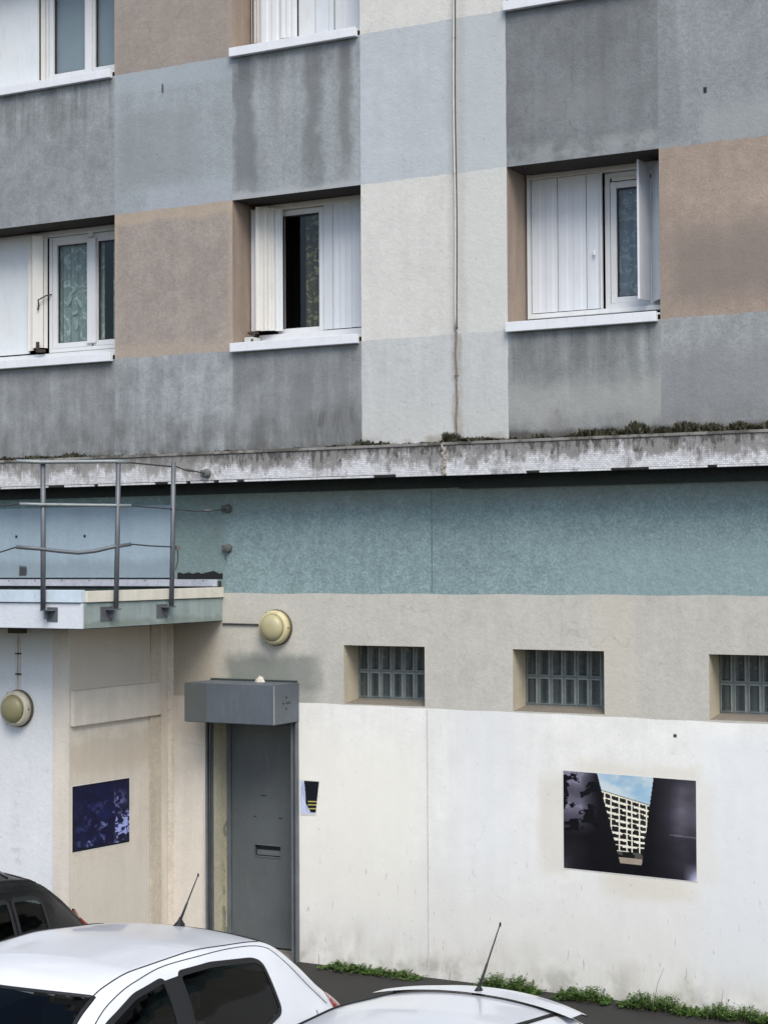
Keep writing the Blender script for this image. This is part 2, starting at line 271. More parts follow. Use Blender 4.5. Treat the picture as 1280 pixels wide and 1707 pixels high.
M['sand'] = stucco('sand painted render', (194, 183, 160), blotch=.05, mid=.05, fine=.05, seed=21, axis='Y', stains=[DS(x=(-1.6, .1), z=(1.75, 2.05), sz=(.1, .05), c=(176, 160, 132), k=.5, wz=.08), DS(x=(-1.6, .1), z=(2.49, 3.1), sz=(.01, .05), c=(178, 166, 146), k=.6, wz=0), DS(x=(-1.6, -.3), z=(0, .9), sx=.05, sz=(.1, .2), c=(196, 188, 168), k=.5)])
M['sand2'] = stucco('pale sand painted render', (196, 188, 172), blotch=.04, mid=.04, fine=.05, seed=22)
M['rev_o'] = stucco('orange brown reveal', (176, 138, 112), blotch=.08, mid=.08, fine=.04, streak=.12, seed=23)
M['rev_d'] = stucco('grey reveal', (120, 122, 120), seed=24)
M['rev_s'] = stucco('dark lintel soffit', (66, 63, 60), seed=66)  # even dark tone, darker than the side reveals
M['rev_b'] = stucco('beige reveal', (190, 182, 162), seed=25, mid=.05, fine=.05)
M['rev_sill'] = stucco('grimy grey ledge', (126, 120, 110), seed=26)
M['rev_door'] = stucco('cream chipped door reveal', (186, 182, 158), seed=27, axis='Y', stains=[DS(x=(.14, .3), z=(-1, 1.2), sx=.03, c=(110, 112, 100), k=.7, n=(8, .5, .6))])
M['lightblue'] = stucco('light blue panel', (158, 180, 196), blotch=.05, mid=.04, fine=.05, seed=28, stains=[DS(x=(-12, -9.4), z=(3.4, 3.62), sz=(.02, .06), c=(120, 138, 148), k=.5, wz=.04), DS(x=(-11.3390, -11.3110), z=(3.8480, 3.8750), sx=.007, sz=(.007, .007), c=(20, 22, 24), k=1, wx=0, wz=0), DS(x=(-10.4940, -10.4660), z=(3.8440, 3.8710), sx=.007, sz=(.007, .007), c=(20, 22, 24), k=1, wx=0, wz=0), DS(x=(-11.3, -11.2), z=(3.48, 3.58), sx=.01, sz=(.01, .02), c=(50, 52, 52), k=.9, wx=.02, wz=.02)])
M['fascia_w'] = stucco('white fascia', (212, 219, 232), crack=0, blotch=.04, mid=.04, fine=.03, seed=29, streak=.05)
M['coping_w'] = stucco('bluish white coping', (200, 212, 224), blotch=.05, mid=.08, fine=.03, seed=30)
M['fascia_g'] = stucco('grimy green grey fascia', (142, 160, 154), blotch=.05, mid=.06, fine=.05, streak=.14, seed=31, axis='Y', stains=[DS(x=(-2.1, 0), z=(3.05, 3.11), sz=(.01, .02), c=(112, 124, 112), k=.5)])
M['coping_c'] = stucco('cream coping', (214, 210, 198), blotch=.04, mid=.05, fine=.03, streak=.08, seed=32)
M['bitumen'] = stucco('bitumen', (48, 46, 44), seed=33)
M['concrete'] = stucco('grey concrete', (120, 118, 112), seed=34, stains=[])
M['gap'] = stucco('dark shadow and flashing strip', (56, 64, 64), seed=35)  # shadow tone for the strip under the cornice, shared with the flashings

def cornice_mat():
    n = N('white mosaic tile')
    bt = n.t.nodes.new('ShaderNodeTexBrick'); cv = n.t.nodes.new('ShaderNodeCombineXYZ')
    n.t.links.new(n.X, cv.inputs[0]); n.t.links.new(n.Z, cv.inputs[1]); n.t.links.new(cv.outputs[0], bt.inputs['Vector'])
    bt.inputs['Scale'].default_value = 1; bt.inputs['Brick Width'].default_value = 0.032; bt.inputs['Row Height'].default_value = 0.0165
    bt.inputs['Mortar Size'].default_value = 0.0013; bt.inputs['Mortar Smooth'].default_value = .3
    bt.inputs['Color1'].default_value = (*paint((222, 224, 228)), 1); bt.inputs['Color2'].default_value = (*paint((196, 197, 200)), 1); bt.inputs['Mortar'].default_value = (*paint((150, 150, 150)), 1)
    c = bt.outputs[0]
    a = n.noise(2.2, 5, .65, n.scaled((2.2, 2.2, 2.2))); b = n.noise(3, 5, .7, n.scaled((9, 9, 3)))
    zt = n.ss(n.Z, 4.33, 4.60)
    m = n.ss(n.math('ADD', n.math('ADD', n.math('MULTIPLY', a, 1.1), n.math('MULTIPLY', b, .8)), n.math('MULTIPLY', zt, .42)), .96, 1.25)
    c = n.mix(n.math('MULTIPLY', m, .82), c, paint((112, 108, 104)))
    m2 = n.ss(n.math('ADD', b, n.math('MULTIPLY', zt, .28)), .70, .82); c = n.mix(n.math('MULTIPLY', m2, .8), c, paint((62, 58, 52)))
    xr = n.ss(n.X, -8.4, -9.2); c = n.mix(n.math('MULTIPLY', n.math('MULTIPLY', xr, .3), n.ss(b, .3, .6)), c, paint((168, 166, 162)))
    n.color(c); n.b.inputs['Roughness'].default_value = .55
    n.bump(bt.outputs['Fac'], -.4, .003); return n.m
M['mosaic'] = cornice_mat()
M['pvc'] = plain('white window pvc', (208, 211, 214), .45, var=.03, dirt=.18, dirtc=(168, 166, 158))
M['pvc_old'] = plain('yellowed white metal', (207, 206, 201), .5, var=.03, dirt=.2, dirtc=(176, 170, 156))
M['pvc_blue'] = plain('white lacquered shutter', (204, 209, 215), .5, var=.025, fine=.015, dirt=.12, dirtc=(166, 166, 164))
M['panel_w'] = plain('white panel', (208, 214, 218), .6, var=.03, dirt=.1)
M['sill'] = plain('white sill', (222, 225, 230), .6, var=.03, dirt=.2, dirtc=(160, 160, 160))
M['sill2'] = plain('grubby white upstand', (196, 198, 198), .7, var=.05, dirt=.45, dirtc=(140, 138, 130))
M['rubber'] = plain('black gasket', (26, 27, 29), .5)
M['hook'] = plain('rusty hook', (58, 50, 44), .7)
M['steel'] = plain('galvanised steel', (100, 105, 111), .5, .35, var=.12, dirt=.35, dirtc=(86, 88, 92), scale=9)
M['steel_l'] = plain('pale galvanised rod', (138, 146, 148), .5, .3, var=.12, dirt=.3, scale=9)
M['cable'] = plain('old cable', (60, 64, 66), .7)
M['anchor'] = plain('grey anchor block', (98, 100, 98), .8, var=.15)
M['shutterbox'] = plain('grey painted steel box', (88, 95, 103), .5, .0, var=.10, dirt=.45, dirtc=(108, 116, 124), scale=3)
M['door'] = plain('slate grey door paint', (90, 96, 99), .42, 0, var=.10, dirt=.35, dirtc=(112, 114, 112), fine=.04, scale=2.5)
M['doorframe'] = plain('grey door frame', (98, 104, 108), .55, 0, var=.15, dirt=.4, dirtc=(80, 74, 66))
M['slot'] = plain('dark slot', (24, 25, 27), .6)
M['lampy'] = plain('yellowed lamp plastic', (198, 190, 150), .45, var=.08, dirt=.2, dirtc=(120, 108, 76), scale=14)
M['lampd'] = plain('dim yellow lamp diffuser', (172, 165, 130), .4, var=.06, scale=10)
M['lampback'] = plain('dark lamp back', (84, 76, 58), .7)
M['conduit_w'] = plain('white conduit', (206, 204, 198), .5, dirt=.3)
M['tarnish'] = plain('tarnished cable sheath', (120, 112, 104), .7, var=.2, dirt=.5, scale=12)
M['dark'] = plain('dark room', (26, 27, 28), .9)
M['mortar'] = plain('lumpy mortar', (156, 150, 138), .95, var=.25, fine=.2, scale=30)
M['pebble'] = plain('pale rubble', (198, 192, 180), .9, var=.2, scale=30)
M['glass'] = glass('window glass', (.92, .95, .95), .9)
M['glass_car'] = glass('tinted car glass', (.34, .38, .37), .5)
M['gb'] = None

def glassblock():
    n = N('dusty glass block'); f = n.noise(6, 3)
    vs_ = n.t.nodes.new('ShaderNodeTexWave'); vs_.inputs['Scale'].default_value = 4.2; vs_.inputs['Distortion'].default_value = .6; n.t.links.new(n.scaled((1, 0, 0.05)), vs_.inputs['Vector']); c = n.mix(n.math('MULTIPLY', n.math('ADD', f, vs_.outputs['Fac']), .5), paint((30, 36, 38)), paint((74, 84, 87)))
    d = n.noise(30, 3); c = n.mix(n.math('MULTIPLY', n.ss(d, .62, .74), .35), c, paint((140, 144, 142)))
    n.color(c); n.b.inputs['Roughness'].default_value = .18; n.b.inputs['Specular IOR Level'].default_value = .6; n.bump(n.noise(18, 2), .25, .01); return n.m
M['gb'] = glassblock()
M['gb_rim'] = plain('glass block rim', (124, 134, 134), .3, var=.15, scale=20)
M['gb_mortar'] = plain('grey block joints', (110, 116, 116), .8, var=.15, scale=20)

def lace(name, base, light, scale=9, thr=(.52, .62), k=.6):
    n = N(name); v = n.t.nodes.new('ShaderNodeTexVoronoi'); v.feature = 'SMOOTH_F1'; v.inputs['Scale'].default_value = scale
    n.t.links.new(n.pos, v.inputs['Vector'])
    d = n.noise(scale*.7, 4, .6, dist=1.5)
    m = n.math('MULTIPLY', n.ss(d, *thr), k)
    c = n.mix(m, paint(base), paint(light)); c = n.mix(n.math('MULTIPLY', n.ss(v.outputs[0], .25, .05), .25*k), c, paint(light))
    fl = n.noise(1, 2, .5, n.scaled((40, 40, .8))); c = n.mul(c, n.ss(fl, .3, .7, .85, 1.15)); n.color(c); return n.m
M['lace_a'] = lace('lace curtain', (124, 136, 134), (190, 204, 199), 12, (.5, .66), .7)
M['lace_c'] = lace('dark blue lace curtain', (98, 108, 120), (146, 156, 160), 14, k=.6)
M['leafcurt'] = lace('leaf pattern curtain', (52, 49, 38), (122, 114, 80), 15, (.5, .58), .8)
M['blind'] = plain('grey blue blind', (140, 149, 156), .8, var=.03)
M['lacewhite'] = plain('white lace edge', (170, 178, 180), .8)

def asphalt():
    n = N('asphalt'); f = n.noise(90, 2, .7); g = n.noise(1.1, 4)
    c = n.mix(n.ss(f, .35, .7), paint((35, 35, 33)), paint((50, 49, 47))); c = n.mul(c, n.ss(g, .3, .7, .85, 1.15))
    sp = n.noise(60, 1); c = n.mix(n.ss(sp, .76, .8), c, paint((84, 82, 78)))
    n.color(c); n.b.inputs['Roughness'].default_value = .9; n.bump(f, .6, .01); return n.m
M['asphalt'] = asphalt()

def carpaint(name, rgb, rough=.25, inside=(30, 31, 33)):
    n = N(name); n.objcoords(); c = n.mul(rgbnode(n, paint(rgb)), n.ss(n.noise(3, 4), .3, .7, .98, 1.02, 'LINEAR'))
    d = n.noise(40, 3, .7); c = n.mix(n.math('MULTIPLY', n.ss(d, .6, .8), .12), c, paint((150, 146, 138)))
    c = n.mix(n.geo.outputs['Backfacing'], c, paint(inside))
    n.color(c); n.b.inputs['Roughness'].default_value = rough; n.b.inputs['Coat Weight'].default_value = .6; n.b.inputs['Coat Roughness'].default_value = .06
    return n.m
M['car_white'] = carpaint('white car paint', (218, 222, 228), .28)
M['car_black'] = carpaint('black car paint', (12, 12, 13), .35); M['car_black'].node_tree.nodes['Principled BSDF'].inputs['Coat Weight'].default_value = .15; M['car_black'].node_tree.nodes['Principled BSDF'].inputs['Specular IOR Level'].default_value = .3
M['trim'] = plain('black rubber trim', (22, 23, 25), .55, obj=True)
M['seat'] = plain('grey seat fabric', (70, 74, 76), .9, obj=True)
M['tail'] = plain('red tail lamp', (130, 22, 20), .15, coat=.8, obj=True)
M['head'] = plain('clear headlamp', (190, 195, 200), .1, coat=1, obj=True)
M['tyre'] = plain('tyre rubber', (28, 28, 29), .8, obj=True)
M['rim'] = plain('silver rim', (150, 152, 156), .35, .6, obj=True)
M['plate'] = plain('white blank plate', (214, 214, 206), .5, obj=True)
def leafmat(name, a, b):
    n = N(name); c = n.mix(n.ss(n.noise(22, 2), .3, .7), a, b); n.color(c); n.b.inputs['Roughness'].default_value = .6
    n.b.inputs['Specular IOR Level'].default_value = .3; return n.m
M['leaf'] = leafmat('weed leaf', (.03, .075, .012), (.085, .15, .028))
M['leaf_dry'] = leafmat('dry leaf', (.12, .12, .05), (.2, .18, .09))
M['moss'] = leafmat('dark moss', (.022, .022, .012), (.06, .058, .036))

# ------------------------------------------------------------------ setting: ground
g = MB(); n_ = 24
g.quad((-200, -200, 0), (200, -200, 0), (200, 200, 0), (-200, 200, 0)); o = g.build('ground', M['asphalt']); props(o, 'dark grey asphalt at the foot of the wall', kind='structure')

# ------------------------------------------------------------------ apartment building
B = thing('apartment_building', (-7, 0, 0), 'multi storey apartment block with grey, brown and cream painted render squares', 'building')
XG = [-12.2, -10.165, -8.813, -7.452, -6.03, -4.672, -2.6]
ZG = [4.58, 5.563, 6.962, 8.315, 9.71, 11.0]
WIN = {(0, 1), (2, 1), (4, 1), (0, 3), (2, 3), (4, 3)}
PM = {0: ['low_a', 'low_b', 'low_c', 'low_p', 'low_d', 'low_e'], 1: [None, 'brown', None, 'cream', None, 'brown_r'],
      2: ['grey_a', 'grey_b', 'grey_c', 'pale', 'dark_c', 'grey_d'], 3: [None, 'brown', None, 'cream', None, 'brown_r'], 4: ['grey_a', 'grey_b', 'grey_c', 'pale', 'dark_c', 'grey_d']}
def jit(x, z): return 0.0022*math.sin(x*9.1+z*2)+0.0018*math.sin(x*23.7+1.3)+.0022*math.sin(x*51), 0.0015*math.sin(z*8.3+x)+0.0012*math.sin(z*27.1)
def on_win_edge(i, j):   # grid line corner flags handled by caller
    return (i, j) in WIN
for j in range(5):
    for i in range(6):
        if (i, j) in WIN: continue
        nx, nz = 28, 24; vs = []; fs = []
        for b in range(nz+1):
            for a in range(nx+1):
                x = XG[i]+(XG[i+1]-XG[i])*a/nx; z = ZG[j]+(ZG[j+1]-ZG[j])*b/nz; dx = dz = 0
                jz, jx = jit(x, z)
                if b == 0 and 0 < a < nx and j > 0 and (i, j-1) not in WIN: dz = jit(x, ZG[j])[0]
                if b == nz and 0 < a < nx and (i, j+1) not in WIN: dz = jit(x, ZG[j+1])[0]
                if a == 0 and 0 < b < nz and (i-1, j) not in WIN: dx = jit(XG[i], z)[1]
                if a == nx and 0 < b < nz and (i+1, j) not in WIN: dx = jit(XG[i+1], z)[1]
                vs.append((x+dx, 0, z+dz))
        for b in range(nz):
            for a in range(nx):
                k = b*(nx+1)+a; fs.append((k, k+1, k+nx+2, k+nx+1))
        m = MB(); m.v = vs; m.f = fs; mt = M[PM[j][i]]
        m.build('render_panel', mt, B, fixn=False, label=mt.name + ' square')
# side wings beyond the frame
MB().quad((-18, 0, 4.58), (-12.2, 0, 4.58), (-12.2, 0, 11), (-18, 0, 11)).build('upper_wall', M['grey_a'], B, fixn=False)
MB().quad((-2.6, 0, 4.58), (4, 0, 4.58), (4, 0, 11), (-2.6, 0, 11)).build('upper_wall', M['grey_a'], B, fixn=False)
core = MB(); core.box(-17.99, 3.99, 1.2, 10.9, 0, 10.99); core.build('inner_block', M['concrete'], B)
cap = MB(); cap.box(-18.2, -18, -.0, 11, 0, 38.2); cap.box(4, 4.2, 0, 11, 0, 38.2); cap.box(-18, 4, .02, 11, 11.003, 38.2); cap.build('gable_and_core', M['concrete'], B)
up = MB(); upw = MB(); upd = MB()
for k in range(10):
    z = 11.0+2.75*k-.04
    up.quad((-18, 0, z), (4, 0, z), (4, 0, z+1.35), (-18, 0, z+1.35))
    for q in range(16):
        xa = -18+q*1.375
        if q % 2: upw.quad((xa, 0, z+1.35), (xa+1.375, 0, z+1.35), (xa+1.375, 0, z+2.75), (xa, 0, z+2.75))
        else: upd.quad((xa+.6, .015, z+1.35), (xa+1.375, .015, z+1.35), (xa+1.375, .015, z+2.75), (xa+.6, .015, z+2.75)); upw.quad((xa, .012, z+1.35), (xa+.6, .012, z+1.35), (xa+.6, .012, z+2.75), (xa, .012, z+2.75))
for mb_, nm_, mt_ in ((up, 'upper_storey_band', M['grey_b']), (upw, 'upper_storey_wall', M['cream']), (upd, 'upper_storey_window', M['slot'])):
    o = mb_.build(nm_, mt_, B, fixn=False); o['kind'] = 'stuff'

# lower wall with openings
OPEN = {'door': (-9.035, -8.178, 0.0, 2.16), 'g1': (-7.648, -6.842, 2.335, 2.855), 'g2': (-6.006, -5.186, 2.328, 2.85), 'g3': (-4.295, -3.475, 2.32, 2.843)}
def zwhite(x): return 2.331 - (x+8.105)*0.0070
def lower_wall():
    xs = sorted({-18, -9.6, 4, -12, -2.6} | {v for k in OPEN.values() for v in k[:2]})
    def fill(name, z0f, z1f, mat, xr, label, skip=()):
        m = MB(); xx = [x for x in xs if xr[0] < x < xr[1]] + list(xr); xx = sorted(set(xx)); ex = []
        for a, b in zip(xx[:-1], xx[1:]):
            k = max(1, int((b-a)/.12))
            ex += [(a+(b-a)*q/k, a+(b-a)*(q+1)/k) for q in range(k)]
        for a, b in ex:
            c = (a+b)/2; seg = [(z0f(a), z1f(a), z0f(b), z1f(b))]
            for key, (hx0, hx1, hz0, hz1) in OPEN.items():
                if hx0 < c < hx1:
                    new = []
                    for s in seg:
                        lo0, hi0, lo1, hi1 = s
                        if hz0 > min(lo0, lo1)+.0005: new.append((lo0, min(hz0, hi0), lo1, min(hz0, hi1)))
                        if hz1 < max(hi0, hi1)-.0005: new.append((max(hz1, lo0), hi0, max(hz1, lo1), hi1))
                    seg = new
            for lo0, hi0, lo1, hi1 in seg:
                if hi0 > lo0 + 1e-4 or hi1 > lo1 + 1e-4: m.quad((a, 0, lo0), (b, 0, lo1), (b, 0, hi1), (a, 0, hi0))
        m.build(name, mat, B, fixn=False, label=label)
    zt = lambda x: 3.313 + .004*math.sin(x*7) ; zl = lambda x: 2.35
    fill('render_panel', zt, lambda x: 4.58, M['teal'], (-18, 4), 'teal painted render band under the cornice')
    fill('render_panel', zl, zt, M['beige'], (-9.6, -8.6), 'beige render above the steel shutter box')
    fill('render_panel', zwhite_c, zt, M['beige'], (-8.6, 4), 'beige render around the glass block windows')
    fill('render_panel', lambda x: 0.0, zl, M['white_l'], (-9.6, -8.6), 'off white render left of the grey door')
    fill('render_panel', lambda x: 0.0, zwhite_c, M['white'], (-8.6, 4), 'white painted render with dirty foot')
    fill('render_panel', lambda x: 0.0, zt, M['white_a'], (-18, -9.6), 'white render inside the annex')
def zwhite_c(x): return zwhite(x) + .003*math.sin(x*11) + .0015*math.sin(x*47)
# window sills sit exactly on the boundary: drop openings' bottoms into the boundary
lower_wall()
# joints in the render
m = MB(); m.box(-6.824, -6.814, -.0035, 0, .02, 2.31); m.build('expansion_joint', stucco('white joint bead', (200, 200, 198), seed=40), B)
m = MB(); m.box(-6.768, -6.762, -.003, 0, 3.33, 4.2); m.build('expansion_joint', stucco('teal joint bead', (92, 116, 118), seed=41), B)

# ---- windows of the upper floors
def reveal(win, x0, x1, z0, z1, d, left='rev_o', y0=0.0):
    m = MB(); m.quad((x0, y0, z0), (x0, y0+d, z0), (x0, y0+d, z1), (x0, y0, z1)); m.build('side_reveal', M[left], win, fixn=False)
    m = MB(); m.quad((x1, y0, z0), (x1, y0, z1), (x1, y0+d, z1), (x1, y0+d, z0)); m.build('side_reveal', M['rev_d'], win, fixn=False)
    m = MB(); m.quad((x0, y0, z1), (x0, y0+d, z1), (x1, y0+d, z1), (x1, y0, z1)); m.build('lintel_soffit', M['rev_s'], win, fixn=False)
def room(win, x0, x1, z0, z1, y0=.5, y1=1.1):
    m = MB(); m.quad((x0, y1, z0), (x1, y1, z0), (x1, y1, z1), (x0, y1, z1)); m.quad((x0, y0, z0), (x0, y1, z0), (x0, y1, z1), (x0, y0, z1)); m.quad((x1, y0, z0), (x1, y1, z0), (x1, y1, z1), (x1, y0, z1))
    m.quad((x0, y0, z0), (x1, y0, z0), (x1, y1, z0), (x0, y1, z0)); m.quad((x0, y0, z1), (x1, y0, z1), (x1, y1, z1), (x0, y1, z1)); m.build('room_lining', M['dark'], win, fixn=False)
def sill(win, x0, x1, z, d=.37):
    m = MB(); m.box(x0-.002, x1-.02, -.055, -.002, z-.022, z+.062); m.build('sill_nosing', M['sill'], win, bevel=.004)
    i = MB(); y1 = d; zz = z+.055
    i.v = [(x0+.003, 0, z+.04), (x1-.003, 0, z+.04), (x1-.003, 0, zz), (x0+.003, 0, zz), (x0+.003, y1, z+.04), (x1-.003, y1, z+.04), (x1-.003, y1, zz+.035), (x0+.003, y1, zz+.035)]
    i.f = [(0, 1, 2, 3), (3, 2, 6, 7), (0, 3, 7, 4), (1, 5, 6, 2), (4, 7, 6, 5), (0, 4, 5, 1)]; i.build('sill', M['sill2'], win)
def frame(win, x0, x1, z0, z1, y, w=.045, dp=.06, mat='pvc', name='frame'):
    m = MB(); m.box(x0, x0+w, y, y+dp, z0, z1); m.box(x1-w, x1, y, y+dp, z0, z1); m.box(x0+w, x1-w, y+.001, y+dp-.001, z0, z0+w); m.box(x0+w, x1-w, y+.001, y+dp-.001, z1-w, z1)
    return m.build(name, M[mat], win, bevel=.004)
def pane(win, x0, x1, z0, z1, y):
    m = MB(); m.box(x0, x1, y, y+.006, z0, z1); return m.build('pane', M['glass'], win)
def gasket(win, x0, x1, z0, z1, y, w=.01):
    m = MB(); m.box(x0, x0+w, y, y+.01, z0, z1); m.box(x1-w, x1, y, y+.01, z0, z1); m.box(x0+w, x1-w, y, y+.01, z1-w, z1); m.box(x0+w, x1-w, y, y+.01, z0, z0+w*.6); return m.build('gasket', M['rubber'], win)
def leaf(win, pts, z0, z1, mat='pvc_blue', name='shutter_leaf', th=.012, ribs=0, rib=.006):
    # corrugated sheet along an xy polyline, extruded in z
    P = [Vector((p[0], p[1])) for p in pts]; out = []
    for a, b in zip(P[:-1], P[1:]):
        d = b-a; L = d.length; nrm = Vector((d.y, -d.x)).normalized() if L else Vector((0, -1))
        k = ribs if ribs else 1
        for q in range(k):
            s = q/k; e = (q+1)/k
            if ribs:
                out += [a+d*s, a+d*(s+(e-s)*.18)+nrm*rib, a+d*(s+(e-s)*.6)+nrm*rib, a+d*(s+(e-s)*.72)]
            else: out += [a]
    out.append(P[-1]); back = [p+Vector((0, th)) for p in reversed(out)]
    m = MB(); m.prism([(p.x, p.y) for p in out+back], z0, z1); return m.build(name, M[mat], win)

def window(label): 
    o = bpy.data.objects.new('window', None); COL.objects.link(o); o.parent = B; o.location = -B.location; o['label'] = label; return o
# children of a window live in world coordinates (window sits at the building's inverse offset)
def wbuild(): pass

# window A (left, lace curtains)
w = window('window with lace curtains and a white infill panel'); x0, x1, z0, z1 = XG[0], XG[1], ZG[1], ZG[2]
reveal(w, x0, x1, z0, z1, .40); room(w, x0, x1, z0, z1); sill(w, x0, x1, z0)
m = MB(); m.box(-12.19, -11.49, .33, .35, 5.73, 6.93); m.build('infill_panel', M['panel_w'], w)
for q in ((.325, 5.655, 5.715), (.34, 6.90, 6.955)): MB().box(-12.19, -10.17, q[0], .40, q[1], q[2]).build('outer_rail', M['pvc'], w, bevel=.005)
leaf(w, [(-11.492, .33), (-11.47, .29), (-11.45, .31), (-11.435, .29), (-11.42, .31)], 5.755, 6.925, 'pvc_old')
leaf(w, [(-11.415, .30), (-11.39, .26), (-11.29, .30)], 5.775, 6.915, 'pvc_old')
leaf(w, [(-11.285, .31), (-11.27, .34)], 5.775, 6.90, 'pvc_old')
frame(w, -11.268, -10.172, 5.725, 6.895, .37, .04)
for a, b in ((-11.225, -10.735), (-10.715, -10.215)):
    frame(w, a, b, 5.765, 6.868, .375, .055, .05, name='sash'); gasket(w, a+.055, b-.055, 5.82, 6.813, .398); pane(w, a+.055, b-.055, 5.82, 6.813, .405)
m = MB(); m.box(-10.78, -10.67, .355, .374, 5.79, 6.85); m.build('mullion', M['pvc'], w, bevel=.006)
m = MB(); m.box(-10.76, -10.70, .35, .356, 6.86, 6.90); m.build('vent_cap', M['pvc'], w)
cm = MB(); k = 60
for q in range(k):
    xa, xb = -11.2+(.98)*q/k, -11.2+(.98)*(q+1)/k; f = lambda x: .452+.007*math.sin(x*60)+.004*math.sin(x*131)
    if -10.64 < xa < -10.53: continue
    cm.quad((xa, f(xa), 5.7), (xb, f(xb), 5.7), (xb, f(xb), 6.9), (xa, f(xa), 6.9))
cm.build('curtain', M['lace_a'], w, fixn=False)
sw = MB()     # lace swirl motif woven in the curtain
for cx_, cz_, an_, ln_, rr_ in ((-11.06, 6.27, 1.25, .15, .026), (-11.0, 6.36, .9, .09, .02), (-10.93, 6.22, 2.1, .10, .022), (-10.99, 6.12, .3, .08, .014), (-10.97, 6.0, 1.5, .10, .013)):
    for q in range(9):
        t = q/8-.5; b_ = .25*t*t
        sw.lathe([(rr_*(1-3.2*t*t)+.003, 0), (.004, -.0015)], (cx_+ln_*(t*math.cos(an_)-b_*math.sin(an_)), .439-.0006*q, cz_+ln_*(t*math.sin(an_)+b_*math.cos(an_))), 'y', 9)
sw.build('lace_motif', plain('lace thread', (148, 162, 158), .9), w)
m = MB(); m.tube([(-11.325, .28, 6.20), (-11.31, .25, 6.255), (-11.28, .25, 6.265), (-11.25, .30, 6.30), (-11.235, .37, 6.32)], .007); m.tube([(-11.325, .28, 6.21), (-11.322, .26, 6.16)], .009); m.build('hook', M['hook'], w)
m = MB(); m.box(-11.34, -11.27, .25, .32, 5.73, 5.755); m.box(-11.33, -11.30, .24, .26, 5.755, 5.83); m.build('hinge_bracket', M['hook'], w)

# window A upper
w = window('window with plain blue grey blind behind the glass'); x0, x1, z0, z1 = XG[0], XG[1], ZG[3], ZG[4]
reveal(w, x0, x1, z0, z1, .40); room(w, x0, x1, z0, z1); sill(w, x0, x1, z0)
m = MB(); m.box(-12.19, -11.375, .33, .35, 8.48, 9.68); m.build('infill_panel', M['panel_w'], w)
m = MB(); m.box(-11.46, -11.378, .322, .329, 8.485, 9.67); m.build('panel_edge', M['panel_w'], w)
for q in ((.325, 8.405, 8.475), (.34, 9.65, 9.70)): MB().box(-12.19, -10.17, q[0], .40, q[1], q[2]).build('outer_rail', M['pvc'], w, bevel=.005)
m = MB(); m.box(-11.37, -11.31, .36, .42, 8.48, 9.65); m.build('frame_post', M['pvc_old'], w, bevel=.006)
frame(w, -11.305, -10.172, 8.48, 9.645, .37, .03)
for a, b in ((-11.27, -10.765), (-10.745, -10.215)):
    frame(w, a, b, 8.51, 9.62, .375, .055, .05, name='sash'); gasket(w, a+.055, b-.055, 8.565, 9.565, .398, .014); pane(w, a+.055, b-.055, 8.565, 9.565, .405)
m = MB(); m.box(-10.80, -10.71, .355, .374, 8.50, 9.62); m.build('mullion', M['pvc'], w, bevel=.006)
m = MB(); m.box(-11.27, -10.2, .44, .445, 8.5, 9.6); m.build('blind', M['blind'], w)

# window B
w = window('half open window with folded shutters and leaf pattern curtain'); x0, x1, z0, z1 = XG[2], XG[3], ZG[1], ZG[2]
reveal(w, x0, x1, z0, z1, .42); room(w, x0, x1, z0, z1); sill(w, x0, x1, z0)
m = MB(); m.box(x0+.07, x1-.01, .335, .42, 5.655, 5.735); m.build('outer_rail', M['pvc'], w, bevel=.005)
m = MB(); m.box(x0+.07, x1-.01, .33, .42, 6.905, 6.957); m.build('head_rail', M['pvc_old'], w, bevel=.005)
leaf(w, [(-8.80, .30), (-8.74, .31)], 5.775, 6.925, 'pvc'); leaf(w, [(-8.735, .35), (-8.705, .31)], 5.775, 6.925, 'pvc')
leaf(w, [(-8.70, .22), (-8.655, .27), (-8.60, .27)], 5.765, 6.93, 'pvc_old', ribs=1)
leaf(w, [(-8.60, .28), (-8.545, .31)], 5.765, 6.92, 'pvc_old', ribs=2); leaf(w, [(-8.54, .31), (-8.475, .33)], 5.76, 6.91, 'pvc', ribs=2)
frame(w, -8.56, -8.055, 5.735, 6.90, .385, .05); gasket(w, -8.51, -8.105, 5.785, 6.85, .40, .012); pane(w, -8.33, -8.12, 5.79, 6.84, .415)
m = MB(); m.box(-8.105, -8.055, .375, .384, 5.74, 6.895); m.build('sash_stile', M['pvc'], w, bevel=.003)
leaf(w, [(-8.045, .36), (-7.945, .35)], 5.745, 6.915); leaf(w, [(-7.94, .35), (-7.745, .355)], 5.745, 6.92, ribs=3, rib=.004); leaf(w, [(-7.735, .34), (-7.56, .36)], 5.745, 6.92, ribs=1, rib=.004)
cm = MB(); k = 40
for q in range(k):
    xa, xb = -8.285+.3*q/k, -8.285+.3*(q+1)/k; f = lambda x: .450+.008*math.sin(x*70)
    cm.quad((xa, f(xa), 5.7), (xb, f(xb), 5.7), (xb, f(xb), 6.9), (xa, f(xa), 6.9))
cm.build('curtain', M['leafcurt'], w, fixn=False)
m = MB(); m.box(-8.78, -8.69, .20, .26, 5.735, 5.755); m.tube([(-8.70, .2, 5.74), (-8.715, .18, 5.70), (-8.70, .15, 5.64)], .012); m.build('hinge_bracket', M['hook'], w)
m = MB(); m.box(-8.79, -8.70, .16, .3, 5.63, 5.70); m.build('stop_block', M['sill2'], w)

